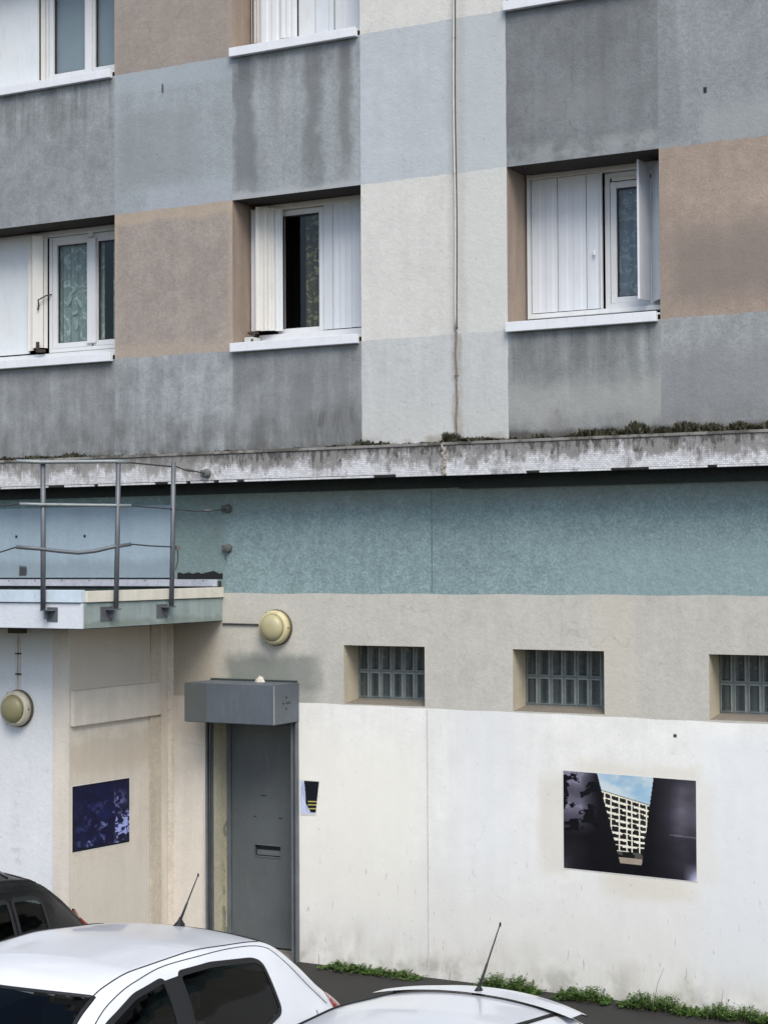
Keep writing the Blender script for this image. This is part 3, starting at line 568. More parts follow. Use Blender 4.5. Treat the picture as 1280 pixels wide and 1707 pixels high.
# window B upper (closed shutters)
w = window('window with all white shutter leaves closed'); x0, x1, z0, z1 = XG[2], XG[3], ZG[3], ZG[4]
reveal(w, x0, x1, z0, z1, .42); room(w, x0, x1, z0, z1); sill(w, x0, x1, z0)
MB().box(x0+.04, x1-.01, .335, .42, 8.405, 8.465).build('outer_rail', M['pvc'], w, bevel=.005); MB().box(x0+.07, x1-.01, .33, .42, 9.65, 9.70).build('head_rail', M['pvc'], w, bevel=.005)
leaf(w, [(-8.81, .34), (-8.78, .29)], 8.44, 9.65, 'pvc_old'); leaf(w, [(-8.775, .32), (-8.68, .27)], 8.47, 9.65, 'pvc_old', ribs=2)
leaf(w, [(-8.675, .28), (-8.46, .30)], 8.48, 9.65, 'pvc', ribs=2); leaf(w, [(-8.455, .28), (-8.29, .30)], 8.50, 9.65, 'pvc', ribs=3, rib=.008)
leaf(w, [(-8.285, .33), (-8.11, .33)], 8.50, 9.65, 'pvc'); leaf(w, [(-8.105, .335), (-7.965, .335)], 8.50, 9.65, 'pvc_blue'); leaf(w, [(-7.96, .33), (-7.91, .33)], 8.51, 9.65, 'pvc_blue')
leaf(w, [(-7.905, .345), (-7.74, .345)], 8.49, 9.65, 'pvc', ribs=1, rib=.004); leaf(w, [(-7.735, .335), (-7.56, .335)], 8.48, 9.65, 'pvc_blue')
m = MB(); m.box(-8.73, -8.66, .2, .27, 8.45, 8.47); m.box(-8.735, -8.71, .2, .23, 8.38, 8.45); m.build('hinge_bracket', M['hook'], w)

# window C
def window_c(dz, label, stub=False):
    w = window(label); x0, x1, z0, z1 = XG[4], XG[5], ZG[1]+dz, ZG[2]+dz
    reveal(w, x0, x1, z0, z1, .46); room(w, x0, x1, z0, z1, .52); sill(w, x0, x1, z0, .40)
    m = MB(); m.box(-6.01, -5.985, .38, .45, 5.70+dz, 6.965+dz); m.build('side_rail', M['pvc'], w)
    m = MB(); m.box(-5.985, -4.68, .385, .47, 5.70+dz, 5.742+dz); m.build('outer_rail', M['pvc'], w, bevel=.003); m = MB(); m.box(-5.985, -4.68, .385, .47, 6.92+dz, 6.96+dz); m.build('head_rail', M['pvc_old'], w, bevel=.003)
    for a, b in ((-5.978, -5.738), (-5.732, -5.473), (-5.467, -5.325)):
        leaf(w, [(a, .412), (b, .412)], 5.752+dz, 6.915+dz, 'pvc_blue', ribs=2 if b < -5.4 else 1, rib=.0035)
    m = MB(); m.box(-5.335, -5.322, .385, .41, 5.745+dz, 6.93+dz); m.build('leaf_edge', M['pvc'], w)
    m = MB(); m.tube([(-5.39, .385, 6.21+dz), (-5.39, .385, 6.25+dz)], .012); m.build('knob', M['sill'], w)
    frame(w, -5.32, -4.69, 5.75+dz, 6.915+dz, .46, .045)
    m = MB(); m.box(-5.25, -4.98, .455, .459, 6.84+dz, 6.87+dz); m.build('vent_slot', M['pvc_old'], w)
    frame(w, -5.27, -4.90, 5.79+dz, 6.835+dz, .462, .055, .05, name='sash'); gasket(w, -5.215, -4.955, 5.845+dz, 6.78+dz, .475, .014); pane(w, -5.215, -4.955, 5.845+dz, 6.78+dz, .485)
    leaf(w, [(-4.932, .19), (-4.914, .19), (-4.900, .42), (-4.912, .42)], 5.775+dz, 6.94+dz, 'sill', th=.004)
    leaf(w, [(-4.885, .42), (-4.82, .34), (-4.76, .28), (-4.695, .24)], 5.775+dz, 6.93+dz, 'pvc_blue')
    m = MB(); m.box(-5.26, -4.9, .515, .52, 5.75+dz, 6.88+dz); m.build('curtain', M['lace_c'], w)
    if not stub:
        s = MB()
        for q in range(28):
            x = -5.21+.25*q/27; s.lathe([(.005, 0), (.003, -.002)], (x, .508, 6.50+.018*abs(math.sin(q*.42))), 'y', 6)
        for bx, bz in ((-5.14, 6.62), (-5.13, 6.65), (-5.15, 6.68), (-5.05, 6.66), (-5.04, 6.70), (-5.06, 6.57), (-5.02, 6.60), (-5.14, 6.56), (-5.1, 6.74)): s.lathe([(.009, 0), (.005, -.002)], (bx, .508, bz), 'y', 6)
        s.build('lace_motif', M['lacewhite'], w)
window_c(0, 'window with closed shutter leaves left and narrow lace curtained pane')
window_c(2.752, 'window whose white sill shows at the top edge', True)

# ---- glass block windows
def gbwin(key, label):
    x0, x1, z0, z1 = OPEN[key]; w = window(label); w.name = 'glass_block_window'; d = .27
    m = MB(); m.quad((x0, 0, z0), (x0, d, z0), (x0, d, z1), (x0, 0, z1)); m.build('side_reveal', M['rev_b'], w, fixn=False)
    m = MB(); m.quad((x1, 0, z0), (x1, 0, z1), (x1, d, z1), (x1, d, z0)); m.build('side_reveal', M['rev_b'], w, fixn=False)
    m = MB(); m.quad((x0, 0, z1), (x0, d, z1), (x1, d, z1), (x1, 0, z1)); m.build('lintel_soffit', M['rev_b'], w, fixn=False)
    m = MB(); m.quad((x0, 0, z0), (x1, 0, z0), (x1, d+.01, z0+.03), (x0, d+.01, z0+.03)); m.build('ledge', M['rev_sill'], w, fixn=False)
    m = MB(); m.box(x0, x1, d+.003, d+.1, z0-.02, z1+.02); m.build('joint_mortar', M['gb_mortar'], w)
    cols = 7; px = (x1-x0)/cols; zz0 = z0+.035; pz = (z1-.0-zz0)/2
    for r in range(2):
        for c in range(cols):
            a, b = x0+px*c+.005, x0+px*(c+1)-.005; e, f = zz0+pz*r+.005, zz0+pz*(r+1)-.005
            m = MB(); y = d-.004; i = .016
            v = [(a, y+.02, e), (b, y+.02, e), (b, y+.02, f), (a, y+.02, f), (a+.004, y, e+.004), (b-.004, y, e+.004), (b-.004, y, f-.004), (a+.004, y, f-.004),
                 (a+i, y-.003, e+i*.8), (b-i, y-.003, e+i*.8), (b-i, y-.003, f-i*.8), (a+i, y-.003, f-i*.8), (a+i+.016, y+.005, e+i+.01), (b-i-.016, y+.005, e+i+.01), (b-i-.016, y+.005, f-i-.01), (a+i+.016, y+.005, f-i-.01)]
            m.v = v; m.f = [(12, 13, 14, 15)]
            for L in (0, 4, 8):
                for q in range(4): m.f.append((L+q, L+(q+1) % 4, L+4+(q+1) % 4, L+4+q))
            gbo = m.build('glass_block', M['gb'], w, fixn=True); gbo.data.materials.append(M['gb_rim'])
            for k_, p_ in enumerate(gbo.data.polygons): p_.material_index = 1 if 1 <= k_ <= 8 else 0
gbwin('g1', 'leftmost glass block window'); gbwin('g2', 'middle glass block window with chipped white spots'); gbwin('g3', 'glass block window cut by the right edge')

# ---- cornice
cor = bpy.data.objects.new('cornice', None); COL.objects.link(cor); cor.parent = B; cor.location = -B.location; cor['label'] = 'projecting cornice faced with dirty white mosaic'
m = MB(); m.box(-18, 4, -.33, -.001, 4.335, 4.575); m.build('cornice_core', M['concrete'], cor)
m = MB(); m.box(-18, 4, -.362, .0-.002, 4.577, 4.603); m.build('coping_strip', stucco('weathered coping', (134, 132, 128), seed=50, mid=.2, stains=[DS(x=(-20, 4), z=(4.5, 4.7), c=(70, 66, 58), k=.7, n=(6, .45, .6))]), cor, bevel=.004)
gaps = [(-11.5, -11.28), (-10.7, -10.5), (-10.15, -10.1), (-9.45, -9.3), (-9.1, -9.05), (-8.8, -8.74), (-8.55, -8.47), (-7.15, -6.93), (-5.72, -5.6), (-4.98, -4.66), (-4.18, -4.1), (-3.3, -3.1)]
m = MB(); m.box(-18, -6.478, -.35, -.331, 4.346, 4.576); m.box(-6.462, 4, -.352, -.331, 4.342, 4.576); m.build('mosaic_facing', M['mosaic'], cor)
m = MB(); px_ = -18
for a, b in gaps+[(4, 4)]:
    if px_ < -6.47 < a: m.box(px_, -6.478, -.35, -.331, 4.322, 4.3458); m.box(-6.462, a, -.352, -.331, 4.320, 4.3418)
    else: m.box(px_, a, -.35, -.331, 4.322, 4.3415)
    px_ = b
m.build('mosaic_facing', M['mosaic'], cor, label='bottom row of the mosaic with missing tiles')
m = MB()
for k in range(26):
    z = 4.59-k*.0105; m.lathe([(.0, 0), (random.uniform(.008, .02), .004), (random.uniform(.006, .016), .02)], (-6.47+random.uniform(-.012, .014), -.368+random.uniform(-.004, .004), z), 'y', 7)
m.build('joint_filler', M['mortar'], cor, smooth=False)
m = MB(); m.box(-18, -6.47, -.035, -.001, 4.235, 4.334); m.box(-6.47, 4, -.06, -.001, 4.225, 4.334); m.build('shadow_strip', M['gap'], cor)  # dark strip added below the soffit to draw the cornice shadow

# ---- door
dr = bpy.data.objects.new('door', None); COL.objects.link(dr); dr.parent = B; dr.location = -B.location; dr['label'] = 'slate grey flush service door'
x0, x1, z0, z1 = OPEN['door']; d = .22
m = MB(); m.quad((x0, 0, z0), (x0, d, z0), (x0, d, z1), (x0, 0, z1)); m.build('side_reveal', M['rev_door'], dr, fixn=False)
m = MB(); m.quad((x1, 0, z0), (x1, 0, z1), (x1, d+.05, z1), (x1, d+.05, z0)); m.quad((x0, 0, z1), (x0, d, z1), (x1, d, z1), (x1, 0, z1)); m.build('head_reveal', M['rev_d'], dr, fixn=False)
m = MB(); m.box(x0, x1, -.02, d+.06, 0, .028); m.build('threshold', M['concrete'], dr)
m = MB(); m.box(x0, x0+.045, d-.01, d+.06, .03, z1-.01); m.box(x1-.02, x1, d-.02, d+.06, .03, z1-.01); m.box(x0+.045, x1-.02, d-.01, d+.06, 2.10, z1-.01); m.build('door_frame', M['doorframe'], dr, bevel=.003)
lx0, lx1, lz0, lz1 = -8.73, -8.455, .875, .975
m = MB(); a, b, e, f = x0+.05, x1-.025, .045, 2.095
for q in ((a, lx0, e, f), (lx1, b, e, f), (lx0, lx1, e, lz0), (lx0, lx1, lz1, f)): m.box(q[0], q[1], d+.004, d+.045, q[2], q[3])
m.build('door_leaf', M['door'], dr)
m = MB(); m.box(lx0, lx1, d+.03, d+.044, lz0, lz1); m.build('letter_slot_recess', M['slot'], dr)
m = MB(); m.box(lx0-.004, lx1+.004, d-.003, d+.0035, lz1, lz1+.01); m.box(lx0-.004, lx1+.004, d-.003, d+.0035, lz0-.01, lz0); m.box(lx0+.02, lx1-.005, d+.008, d+.026, lz0+.01, lz0+.055); m.box(lx0-.012, lx0-.003, d-.002, d+.0035, lz0-.01, lz1+.01); m.build('letter_slot', M['doorframe'], dr)
m = MB(); m.box(x1-.034, x1-.026, d-.003, d+.003, 1.08, 1.28); m.box(-8.66, -8.61, d, d+.0035, 1.43, 1.438); m.box(-8.74, -8.72, d, d+.0035, 1.23, 1.24); m.box(-8.47, -8.44, d, d+.0035, 1.23, 1.24); m.build('lock_slot', M['slot'], dr)
# guide rails
for a, b, nm in ((-9.103, -9.036, 1), (-8.177, -8.117, 0)):
    m = MB(); m.box(a, a+.02, -.045, -.001, .0, 2.148); m.box(b-.02, b, -.045, -.001, .0, 2.148); m.box(a+.02, b-.02, -.012, -.001, 0, 2.148); m.build('guide_rail', M['doorframe'], dr, bevel=.002)

MB().box(-9.0455, -9.036, -.0465, -.0455, 0, 2.145).box(-9.083, -9.0565, -.016, -.0125, 0, 2.147).build('rail_slot', M['slot'], dr)
# ---- roller shutter housing over the door
H = thing('shutter_box', (-8.58, -.2, 2.155), 'grey steel roller shutter housing above the service door', 'shutter box')
m = MB(); m.box(-9.055, -8.112, -.45, -.001, 2.158, 2.510); m.build('housing', M['shutterbox'], H, bevel=.006)
m = MB(); m.box(-9.05, -8.815, -.4535, -.451, 2.163, 2.508); m.build('joined_plate', plain('dull grey plate', (82, 86, 87), .55, var=.08, dirt=.4), H)
m = MB()
for bx, bz in ((0, .05), (0, -.05), (-.05, 0), (.05, 0), (.012, 0)): m.lathe([(.009, 0), (.009, .003)], (-8.1115, -.225+bx, 2.34+bz), 'x', 8)
m.build('bolt', M['slot'], H)
m = MB(); m.box(-8.1115, -8.109, -.445, -.428, 2.165, 2.505); m.build('edge_strip', plain('worn bare edge', (148, 150, 150), .5, dirt=.5), H)
m = MB(); m.box(-9.04, -8.13, -.05, -.003, 2.5105, 2.526); m.build('rain_flashing', M['gap'], H)
# lump of rubble
R_ = thing('rubble_lump', (-8.47, -.09, 2.51), 'small pale lump of rubble lying on the shutter box', 'rubble')
m = MB(); m.lathe([(.01, 0), (.062, .0), (.045, .022), (.026, .040), (.008, .050)], (0, 0, .0), 'z', 7)
m.v = [(v[0]*random.uniform(.8, 1.15), v[1]*random.uniform(.6, .8), v[2]*random.uniform(.8, 1.2)) for v in m.v]; m.build('lump', M['pebble'], R_, local=True)

# ---- round wall lamps
def wall_lamp(loc, label, mats):
    t = thing('wall_lamp', loc, label, 'wall lamp', 'round bulkhead lamps')
    MB().lathe([(.163, 0), (.165, -.018), (.158, -.026)], (0, 0, 0), 'y', 40).build('back_plate', M['lampback'], t, smooth=True, local=True)
    MB().lathe([(.156, -.020), (.157, -.06), (.146, -.085), (.128, -.092), (.122, -.088)], (0, 0, 0), 'y', 40).build('rim', mats[0], t, smooth=True, local=True)
    MB().lathe([(.124, -.086), (.112, -.115), (.085, -.135), (.05, -.145), (.02, -.148)], (0, 0, 0), 'y', 40).build('diffuser', mats[1], t, smooth=True, local=True)
    m = MB(); 
    for w_ in (0, 2.1, 4.2): m.lathe([(.010, 0), (.010, -.012)], (.151*math.cos(w_), -.055, .151*math.sin(w_)), 'y', 8)
    m.build('screw', M['lampback'], t, local=True)
    return t
wall_lamp((-8.343, -.002, 3.003), 'round yellowed lamp on the beige wall above the grey shutter box', (M['lampy'], M['lampd']))
wall_lamp((-10.076, -1.508, 2.325), 'round dull lamp hanging below a conduit on the white annex wall', (plain('off white lamp rim', (196, 190, 170), .5, dirt=.5, dirtc=(96, 86, 66)), plain('greenish lamp diffuser', (138, 134, 100), .4, var=.08)))
t = thing('lamp_conduit', (-8.7, 0, 3.02), 'thin dark conduit running from the canopy to the upper lamp', 'conduit')
MB().tube([(-8.93, -.012, 3.03), (-8.7, -.012, 3.028), (-8.5, -.012, 3.026)], .008).build('pipe', M['cable'], t)
t = thing('lamp_conduit', (-10.08, -1.5, 2.5), 'thin white vertical conduit above the annex lamp', 'conduit')
MB().tube([(-10.095, -1.517, 3.0), (-10.095, -1.517, 2.48)], .009).tube([(-10.07, -1.514, 2.95), (-10.062, -1.514, 2.49)], .006).build('pipe', M['conduit_w'], t)
MB().box(-10.16, -9.99, -1.56, -1.508, 2.985, 3.045).build('junction_box', M['lampback'], t)
m = MB()
for z in (2.8, 2.62): m.box(-10.105, -10.055, -1.53, -1.507, z, z+.012)
m.build('clip', M['hook'], t)

# ---- vertical cable on the cream strip
t = thing('facade_cable', (-6.51, 0, 4.65), 'vertical cable sheath, white above and rusty below, down the cream strip', 'cable')
pts = [(-6.517+.004*math.sin(z*3.1)+.0015*(8.2-z)*.5, -.014, z) for z in np.linspace(5.6, 9.9, 40)]
MB().tube(pts, .0075).build('white_sheath', M['conduit_w'], t, smooth=True)
MB().tube([(p[0]+.012, -.007, p[2]) for p in pts], .0045).build('dark_edge', M['hook'], t, smooth=True)  # thin dark tube along the right edge of the white sheath
pts = [(-6.512+.004*math.sin(z*9)+.003*math.sin(z*23), -.013, z) for z in np.linspace(4.68, 5.6, 40)]
MB().tube(pts, [.0055+.004*math.sin(k*1.7)**2 for k in range(40)]).build('rusty_sheath', M['tarnish'], t, smooth=True)
m = MB()
for z in (8.9, 8.15, 6.96, 5.62, 5.2): m.box(-6.53, -6.498, -.018, -.002, z, z+.008)
m.build('clip', M['tarnish'], t)

# ------------------------------------------------------------------ entrance annex with canopy
A = thing('entrance_annex', (-11, -.8, 0), 'low white annex with sand coloured side wall and flat canopy roof', 'annex')
X0 = -9.528; YF = -1.506
m = MB(); m.quad((-18, YF, 0), (-9.705, YF, 0), (-9.705, YF, 3.05), (-18, YF, 3.05)); m.build('front_wall', M['white_a'], A, fixn=False, label='bright white front wall')
m = MB(); m.box(-9.705, X0, YF-.003, YF+.012, 0, 3.052); m.build('corner_pilaster', M['sand2'], A, label='sand painted corner strip')
m = MB(); m.box(-9.75, X0-.004, YF+.0125, -.33, 0, 2.18); m.build('side_wall', M['sand'], A, label='sand side wall behind the dark blue poster')
m = MB(); m.box(-9.75, X0-.006, YF+.0125, -.18, 2.49, 3.052); m.build('side_wall', M['sand'], A, label='darker sand wall above the band')
m = MB(); m.box(-9.76, X0+.035, YF+.02, -.165, 2.181, 2.489); m.build('lintel_band', M['sand2'], A, bevel=.006)
m = MB(); m.box(-9.75, X0+.010, -.325, -.16, 0, 2.18); m.box(-9.75, X0+.010, -.31, -.16, 2.491, 3.052); m.build('side_pilaster', stucco('sandy grey pilaster', (196, 187, 171), seed=60), A)
m = MB(); m.box(-9.75, X0-.006, -.158, -.0015, 0, 3.052); m.build('side_pilaster', M['sand2'], A)
m = MB(); m.box(X0-.003, X0+.043, -.04, -.0015, 0, 3.052); m.build('corner_strip', stucco('pale corner strip', (214, 206, 192), seed=61), A)
# canopy
XC = -8.935; YC = -2.089
m = MB(); m.quad((-18, YC+.03, 3.053), (XC-.03, YC+.03, 3.053), (XC-.03, -.002, 3.053), (-18, -.002, 3.053)); m.build('canopy_soffit', M['rev_d'], A, fixn=False)
m = MB(); m.box(-18, XC, YC, YC+.03, 3.058, 3.268); m.build('fascia', M['fascia_w'], A, bevel=.003, label='bright white front fascia')
m = MB(); m.box(XC-.03, XC+.001, YC+.031, -.001, 3.058, 3.268); m.build('fascia', M['fascia_g'], A, bevel=.003, label='grimy green grey side fascia')
m = MB(); m.box(-18, XC, YC-.018, YC+.05, 3.274, 3.378); m.build('coping', M['coping_w'], A, bevel=.004, label='bluish white front coping')
m = MB(); m.box(XC-.05, XC+.018, YC+.051, -.001, 3.274, 3.368); m.build('coping', M['coping_c'], A, bevel=.004, label='cream side coping')
m = MB(); m.box(-18, XC-.031, YC+.052, -.002, 3.2, 3.300); m.build('roof_deck', M['bitumen'], A)
m = MB(); m.box(-18, XC-.012, -.085, -.06, 3.375, 3.44); m.build('wall_flashing', stucco('dull white flashing', (178, 182, 192), seed=62), A, bevel=.003)
m = MB(); m.box(-18, XC-.012, -.06, -.002, 3.36, 3.425); m.build('flashing_backing', M['gap'], A)
m = MB()
for x in np.arange(-11.4, -8.95, .33): m.lathe([(.006, 0), (.006, -.004)], (x, -.086, 3.43), 'y', 6)
m.build('flashing_screw', M['hook'], A)
m = MB(); m.box(-18, -9.472, -.065, -.002, 3.455, 4.14); m.build('cladding_panel', M['lightblue'], A, bevel=.003)
m = MB(); v = [(-9.44, -.004, 3.445)]; 
for k, x in enumerate(np.linspace(-9.44, -8.93, 16)): v.append((x, -.004, 3.50+.008*math.sin(k*2.1)+(.02 if k in (11, 12) else 0)))
v.append((-8.93, -.004, 3.445)); m.poly(v[::-1]); m.build('broken_render', M['slot'], A, fixn=False)

# ------------------------------------------------------------------ guard rail
G = thing('guard_rail', (-9.1, -1.8, 3.2), 'galvanised steel guard rail posts and bent rods on the canopy edge', 'guard rail')
P1, P2, P3 = (-9.29, -2.145), (-8.893, -1.68), (-8.887, -.885)
for k, (px, py) in enumerate((P1, P2, P3)):
    zt = (4.47, 4.475, 4.49)[k]; dx = -.03 if k == 0 else .0
    m = MB(); m.tube([(px, py, 3.215), (px+dx*.5, py+.02, 3.8), (px+dx, py+.035, zt)], .022, 10); m.build('post', M['steel'], G, smooth=True)
    m = MB()
    if k == 0: m.box(px, px+.11, YC-.006, YC-.0005, 3.115, 3.235); m.box(px-.02, px+.09, YC-.075, YC-.0005, 3.205, 3.216); m.box(px+.02, px+.028, YC-.07, YC-.006, 3.14, 3.205)
    else: m.box(XC+.001, XC+.007, py-.16, py-.0, 3.115, 3.235); m.box(XC+.001, XC+.075, py-.10, py+.03, 3.205, 3.216); m.box(XC+.007, XC+.06, py-.06, py-.052, 3.14, 3.205)
    m.build('bracket', M['steel'], G)
e = Vector((P2[0]-P1[0], P2[1]-P1[1], 0)); 
def along(t, z): return (P1[0]-.02+e.x*t, P1[1]-.01+e.y*t, z)
m = MB(); m.tube([along(-.32, 4.445), along(0, 4.44), along(1, 4.455), along(1.22, 4.452)], .016); m.build('rod', M['steel_l'], G, smooth=True)
m = MB(); m.tube([along(-.28, 4.09), along(0, 4.087), along(1, 4.083), along(1.25, 4.083)], .014); m.build('rod', M['steel_l'], G, smooth=True)
m = MB(); m.tube([along(-.32, 3.735), along(0, 3.72), along(.25, 3.70), along(.52, 3.685), along(.75, 3.70), along(1, 3.735), along(1.25, 3.757)], .016); m.build('rod', M['steel'], G, smooth=True, label='bent lower rod')
m = MB(); m.tube([along(1.1, 4.453), (P3[0], P3[1], 4.447)], .007); m.tube([along(1.2, 4.083), (P3[0], P3[1]+.02, 4.073)], .006); m.tube([along(1.25, 3.757), (-8.89, -1.2, 3.745), (P3[0], P3[1]+.02, 3.738), (-8.88, -.80, 3.735)], .006)
m.tube([along(-.28, 4.09), (-10.2, -2.14, 4.06), (-12, -2.14, 4.0)], .006); m.tube([along(-.32, 3.735), (-9.9, -2.14, 3.66), (-12, -2.14, 3.6)], .006); m.build('stay_cable', M['cable'], G)
m = MB(); m.tube([(P3[0], P3[1]+.02, 4.46), (-8.875, -.72, 4.43), (-8.87, -.6, 4.425), (-8.865, -.44, 4.41), (-8.862, -.37, 4.405)], .006)
m.tube([(P3[0], P3[1]+.02, 4.073), (-8.875, -.55, 4.06), (-8.868, -.3, 4.07), (-8.866, -.05, 4.085)], .006); m.tube([(-8.866, -.05, 3.73), (-8.864, -.06, 3.62)], .006); m.tube([(-8.88, -.80, 3.735), (-8.876, -.80, 3.62), (-8.88, -.83, 3.54)], .006); m.build('stay_cable', M['cable'], G)
m = MB(); m.tube([(-8.876, -.72, 4.43), (-8.872, -.66, 4.428), (-8.868, -.56, 4.42)], [.008, .016, .010]); m.tube([(-8.87, -.40, 4.068), (-8.868, -.34, 4.07), (-8.866, -.28, 4.072)], [.008, .016, .008]); m.tube([(-8.88, -.80, 3.75), (-8.88, -.795, 3.71)], .022); m.build('turnbuckle', M['anchor'], G)
for x, y, z in ((-8.862, -.353, 4.408), (-8.866, -.001, 4.095), (-8.866, -.001, 3.728)):
    m = MB(); m.lathe([(.042, 0), (.042, -.02), (.032, -.045), (.014, -.05)], (x, y, z), 'y', 12); m.box(x-.06, x+.0, y-.03, y-.001, z-.03, z+.03); m.build('wall_anchor', M['anchor'], G)

# ------------------------------------------------------------------ posters (flat printed sheets)
def vnoise(shape, cells, seed):
    r = np.random.RandomState(seed).rand(cells+2, cells+2); h, w_ = shape
    y = np.linspace(0, cells, h); x = np.linspace(0, cells, w_); yi = y.astype(int); xi = x.astype(int)
    fy = (y-yi)[:, None]; fx = (x-xi)[None, :]; fy = fy*fy*(3-2*fy); fx = fx*fx*(3-2*fx)
    return (r[yi][:, xi]*(1-fy)*(1-fx) + r[yi+1][:, xi]*fy*(1-fx) + r[yi][:, xi+1]*(1-fy)*fx + r[yi+1][:, xi+1]*fy*fx)
def fbm(shape, cells, seed, o=4): 
    s = 0; a = 1; t = 0
    for k in range(o): s = s + a*vnoise(shape, cells*2**k, seed+k); t += a; a *= .55
    return s/t
def poster(name, corners, img, label, parent_loc, mat_rough=.35):
    # corners TL TR BR BL in world space; img h x w x 3 display colours (0..255), drawn cell by cell as printed ink
    h, w_ = img.shape[:2]; TL, TR, BR, BL = [np.array(c, float) for c in corners]
    u = np.linspace(0, 1, w_+1)[None, :, None]; v = np.linspace(0, 1, h+1)[:, None, None]
    P = (TL*(1-u)+TR*u)*(1-v)+(BL*(1-u)+BR*u)*v
    me = bpy.data.meshes.new(name); idx = np.arange((h+1)*(w_+1)).reshape(h+1, w_+1)
    F = np.stack([idx[1:, :-1], idx[1:, 1:], idx[:-1, 1:], idx[:-1, :-1]], -1).reshape(-1, 4)
    me.from_pydata(P.reshape(-1, 3).tolist(), [], F.tolist())
    ca = me.color_attributes.new('ink', 'FLOAT_COLOR', 'CORNER'); c = np.clip(img.reshape(-1, 3)/255., 0, 1); c = np.where(c <= .04045, c/12.92, ((c+.055)/1.055)**2.4)*K
    c = np.concatenate([np.repeat(c, 4, 0), np.ones((len(c)*4, 1))], 1); ca.data.foreach_set('color', c.ravel().astype(np.float32)); me.update()
    n = N(name+' print'); at = n.t.nodes.new('ShaderNodeAttribute'); at.attribute_name = 'ink'; n.color(n.mul(at.outputs['Color'], n.ss(n.noise(4, 3), .3, .7, .94, 1.06))); n.b.inputs['Roughness'].default_value = mat_rough; n.b.inputs['Specular IOR Level'].default_value = .35
    n.bump(n.noise(5, 2), .15, .02)
    t = thing('poster', parent_loc, label, 'poster'); me.materials.append(n.m)
    o = bpy.data.objects.new('print', me); COL.objects.link(o); o.parent = t; o.location = -t.location
    # the sheet itself, a thin white rim around the print
    C4 = [TL, TR, BR, BL]; cen = sum(C4)/4; nrm = np.cross(TR-TL, BL-TL); nrm = nrm/np.linalg.norm(nrm)
    if nrm[1] > 0 or (abs(nrm[1]) < .2 and nrm[0] < 0): nrm = -nrm
    m = MB(); out = [c_+(c_-cen)/np.linalg.norm(c_-cen)*.012-nrm*.0015 for c_ in C4]; m.poly(out[::-1]); m.build('paper', plain('paper edge', (222, 220, 214), .7), t, fixn=False)
    return t
# large poster: housing block seen between two dark walls
h, w_ = 150, 210; V, U = np.mgrid[0:h, 0:w_]; V = (V+.5)/h; U = (U+.5)/w_
img = np.zeros((h, w_, 3)); img[:] = (20, 18, 24)
f1 = fbm((h, w_), 5, 3); f2 = fbm((h, w_), 14, 9); f3 = fbm((h, w_), 9, 21)
lw = np.clip((.27-U)/.13, 0, 1)*np.clip((.66-V)/.3, 0, 1); img += (lw*(96+90*(f1-.5)))[..., None]*np.array([1, 1, 1.12])
blot = (f2 > .56) & (U < .27) & (V < .62); img[blot] = (14, 13, 20)
img += (np.clip((.22-U)/.2, 0, 1)*np.clip((V-.6)/.2, 0, 1)*22*f1*2)[..., None]
lf = np.clip((V-.86)/.1, 0, 1)*np.clip((.09-U)/.08, 0, 1); img += (lf*30)[..., None]
rw = np.clip((U-.66)/.25, 0, 1); img += (rw*(30+44*np.clip(1-abs(V-.33)/.4, 0, 1))*(.5+1.0*f1))[..., None]*np.array([1, 1, 1.08])
col = np.clip(1-abs(U-.88)/.08, 0, 1)*np.clip(V/.2, 0, 1)*np.clip((.62-V)/.1, 0, 1); img += (col*26)[..., None]
img[(abs(V-.56-(U-.8)*.05) < .008) & (U > .8)] += 35
cor_ = np.clip((U-.9)/.1, 0, 1)*np.clip((V-.82)/.18, 0, 1); img += (cor_*190)[..., None]*np.array([.86, .88, 1])
xl = .262+(.435-.262)*(V/.9); xr = .688-(.688-.595)*(V/.9); gap = (U > xl) & (U < xr) & (V < .895)
skyc = np.stack([150+50*(f1*1.4-.4), 182+30*(f1*1.3-.3), 204+16*f1], -1); skym = fbm((h, w_), 6, 33)[..., None]; cl_ = np.clip((skym-.42)*5, 0, 1); skyc = skyc*(1-.75*cl_)+np.array([206, 214, 214])*.75*cl_
img[gap] = skyc[gap]
rl = .165+(U-.29)*.31; bld = gap & (V > rl)
bu = (U-.29)/.38; bv = (V-rl)/(.80-rl)
base = np.zeros_like(img); base[:] = (34, 32, 34); base += ((f3-.5)*60)[..., None]
ph = (bv*9.5) % 1.0; row = (bv*9.5).astype(int)
segc = (np.floor(bu*7+(row % 2)*.45).astype(int)+row*2) % 3
cream = (ph < .38) & (segc != 0) | (ph < .16); base[cream] = (236, 232, 214)
for vx in (.08, .2, .36, .52, .62, .76, .9):
    base[(abs(bu-vx) < .012)] = (228, 224, 208)
base[(bv < .035)] = (226, 220, 200); base[(bv < .012)] = (24, 22, 24)
img[bld] = base[bld]
low_ = gap & (V > .775); img[low_] = (28+60*(f2[low_] > .58))[..., None]*np.array([1, 1, .95])
grd = gap & (V > .835); img[grd] = np.array([158, 146, 130])+((f3[grd]-.5)*40)[..., None]
img = np.where(img.mean(-1, keepdims=True) < 120, img*.95-6, img)
poster('poster', [(-5.554, -.004, 1.849), (-4.412, -.004, 1.827), (-4.414, -.004, 1.023), (-5.556, -.004, 1.044)], np.clip(img, 4, 255), 'large landscape poster of a housing block between dark walls, on white wall', (-4.98, 0, 1.02))
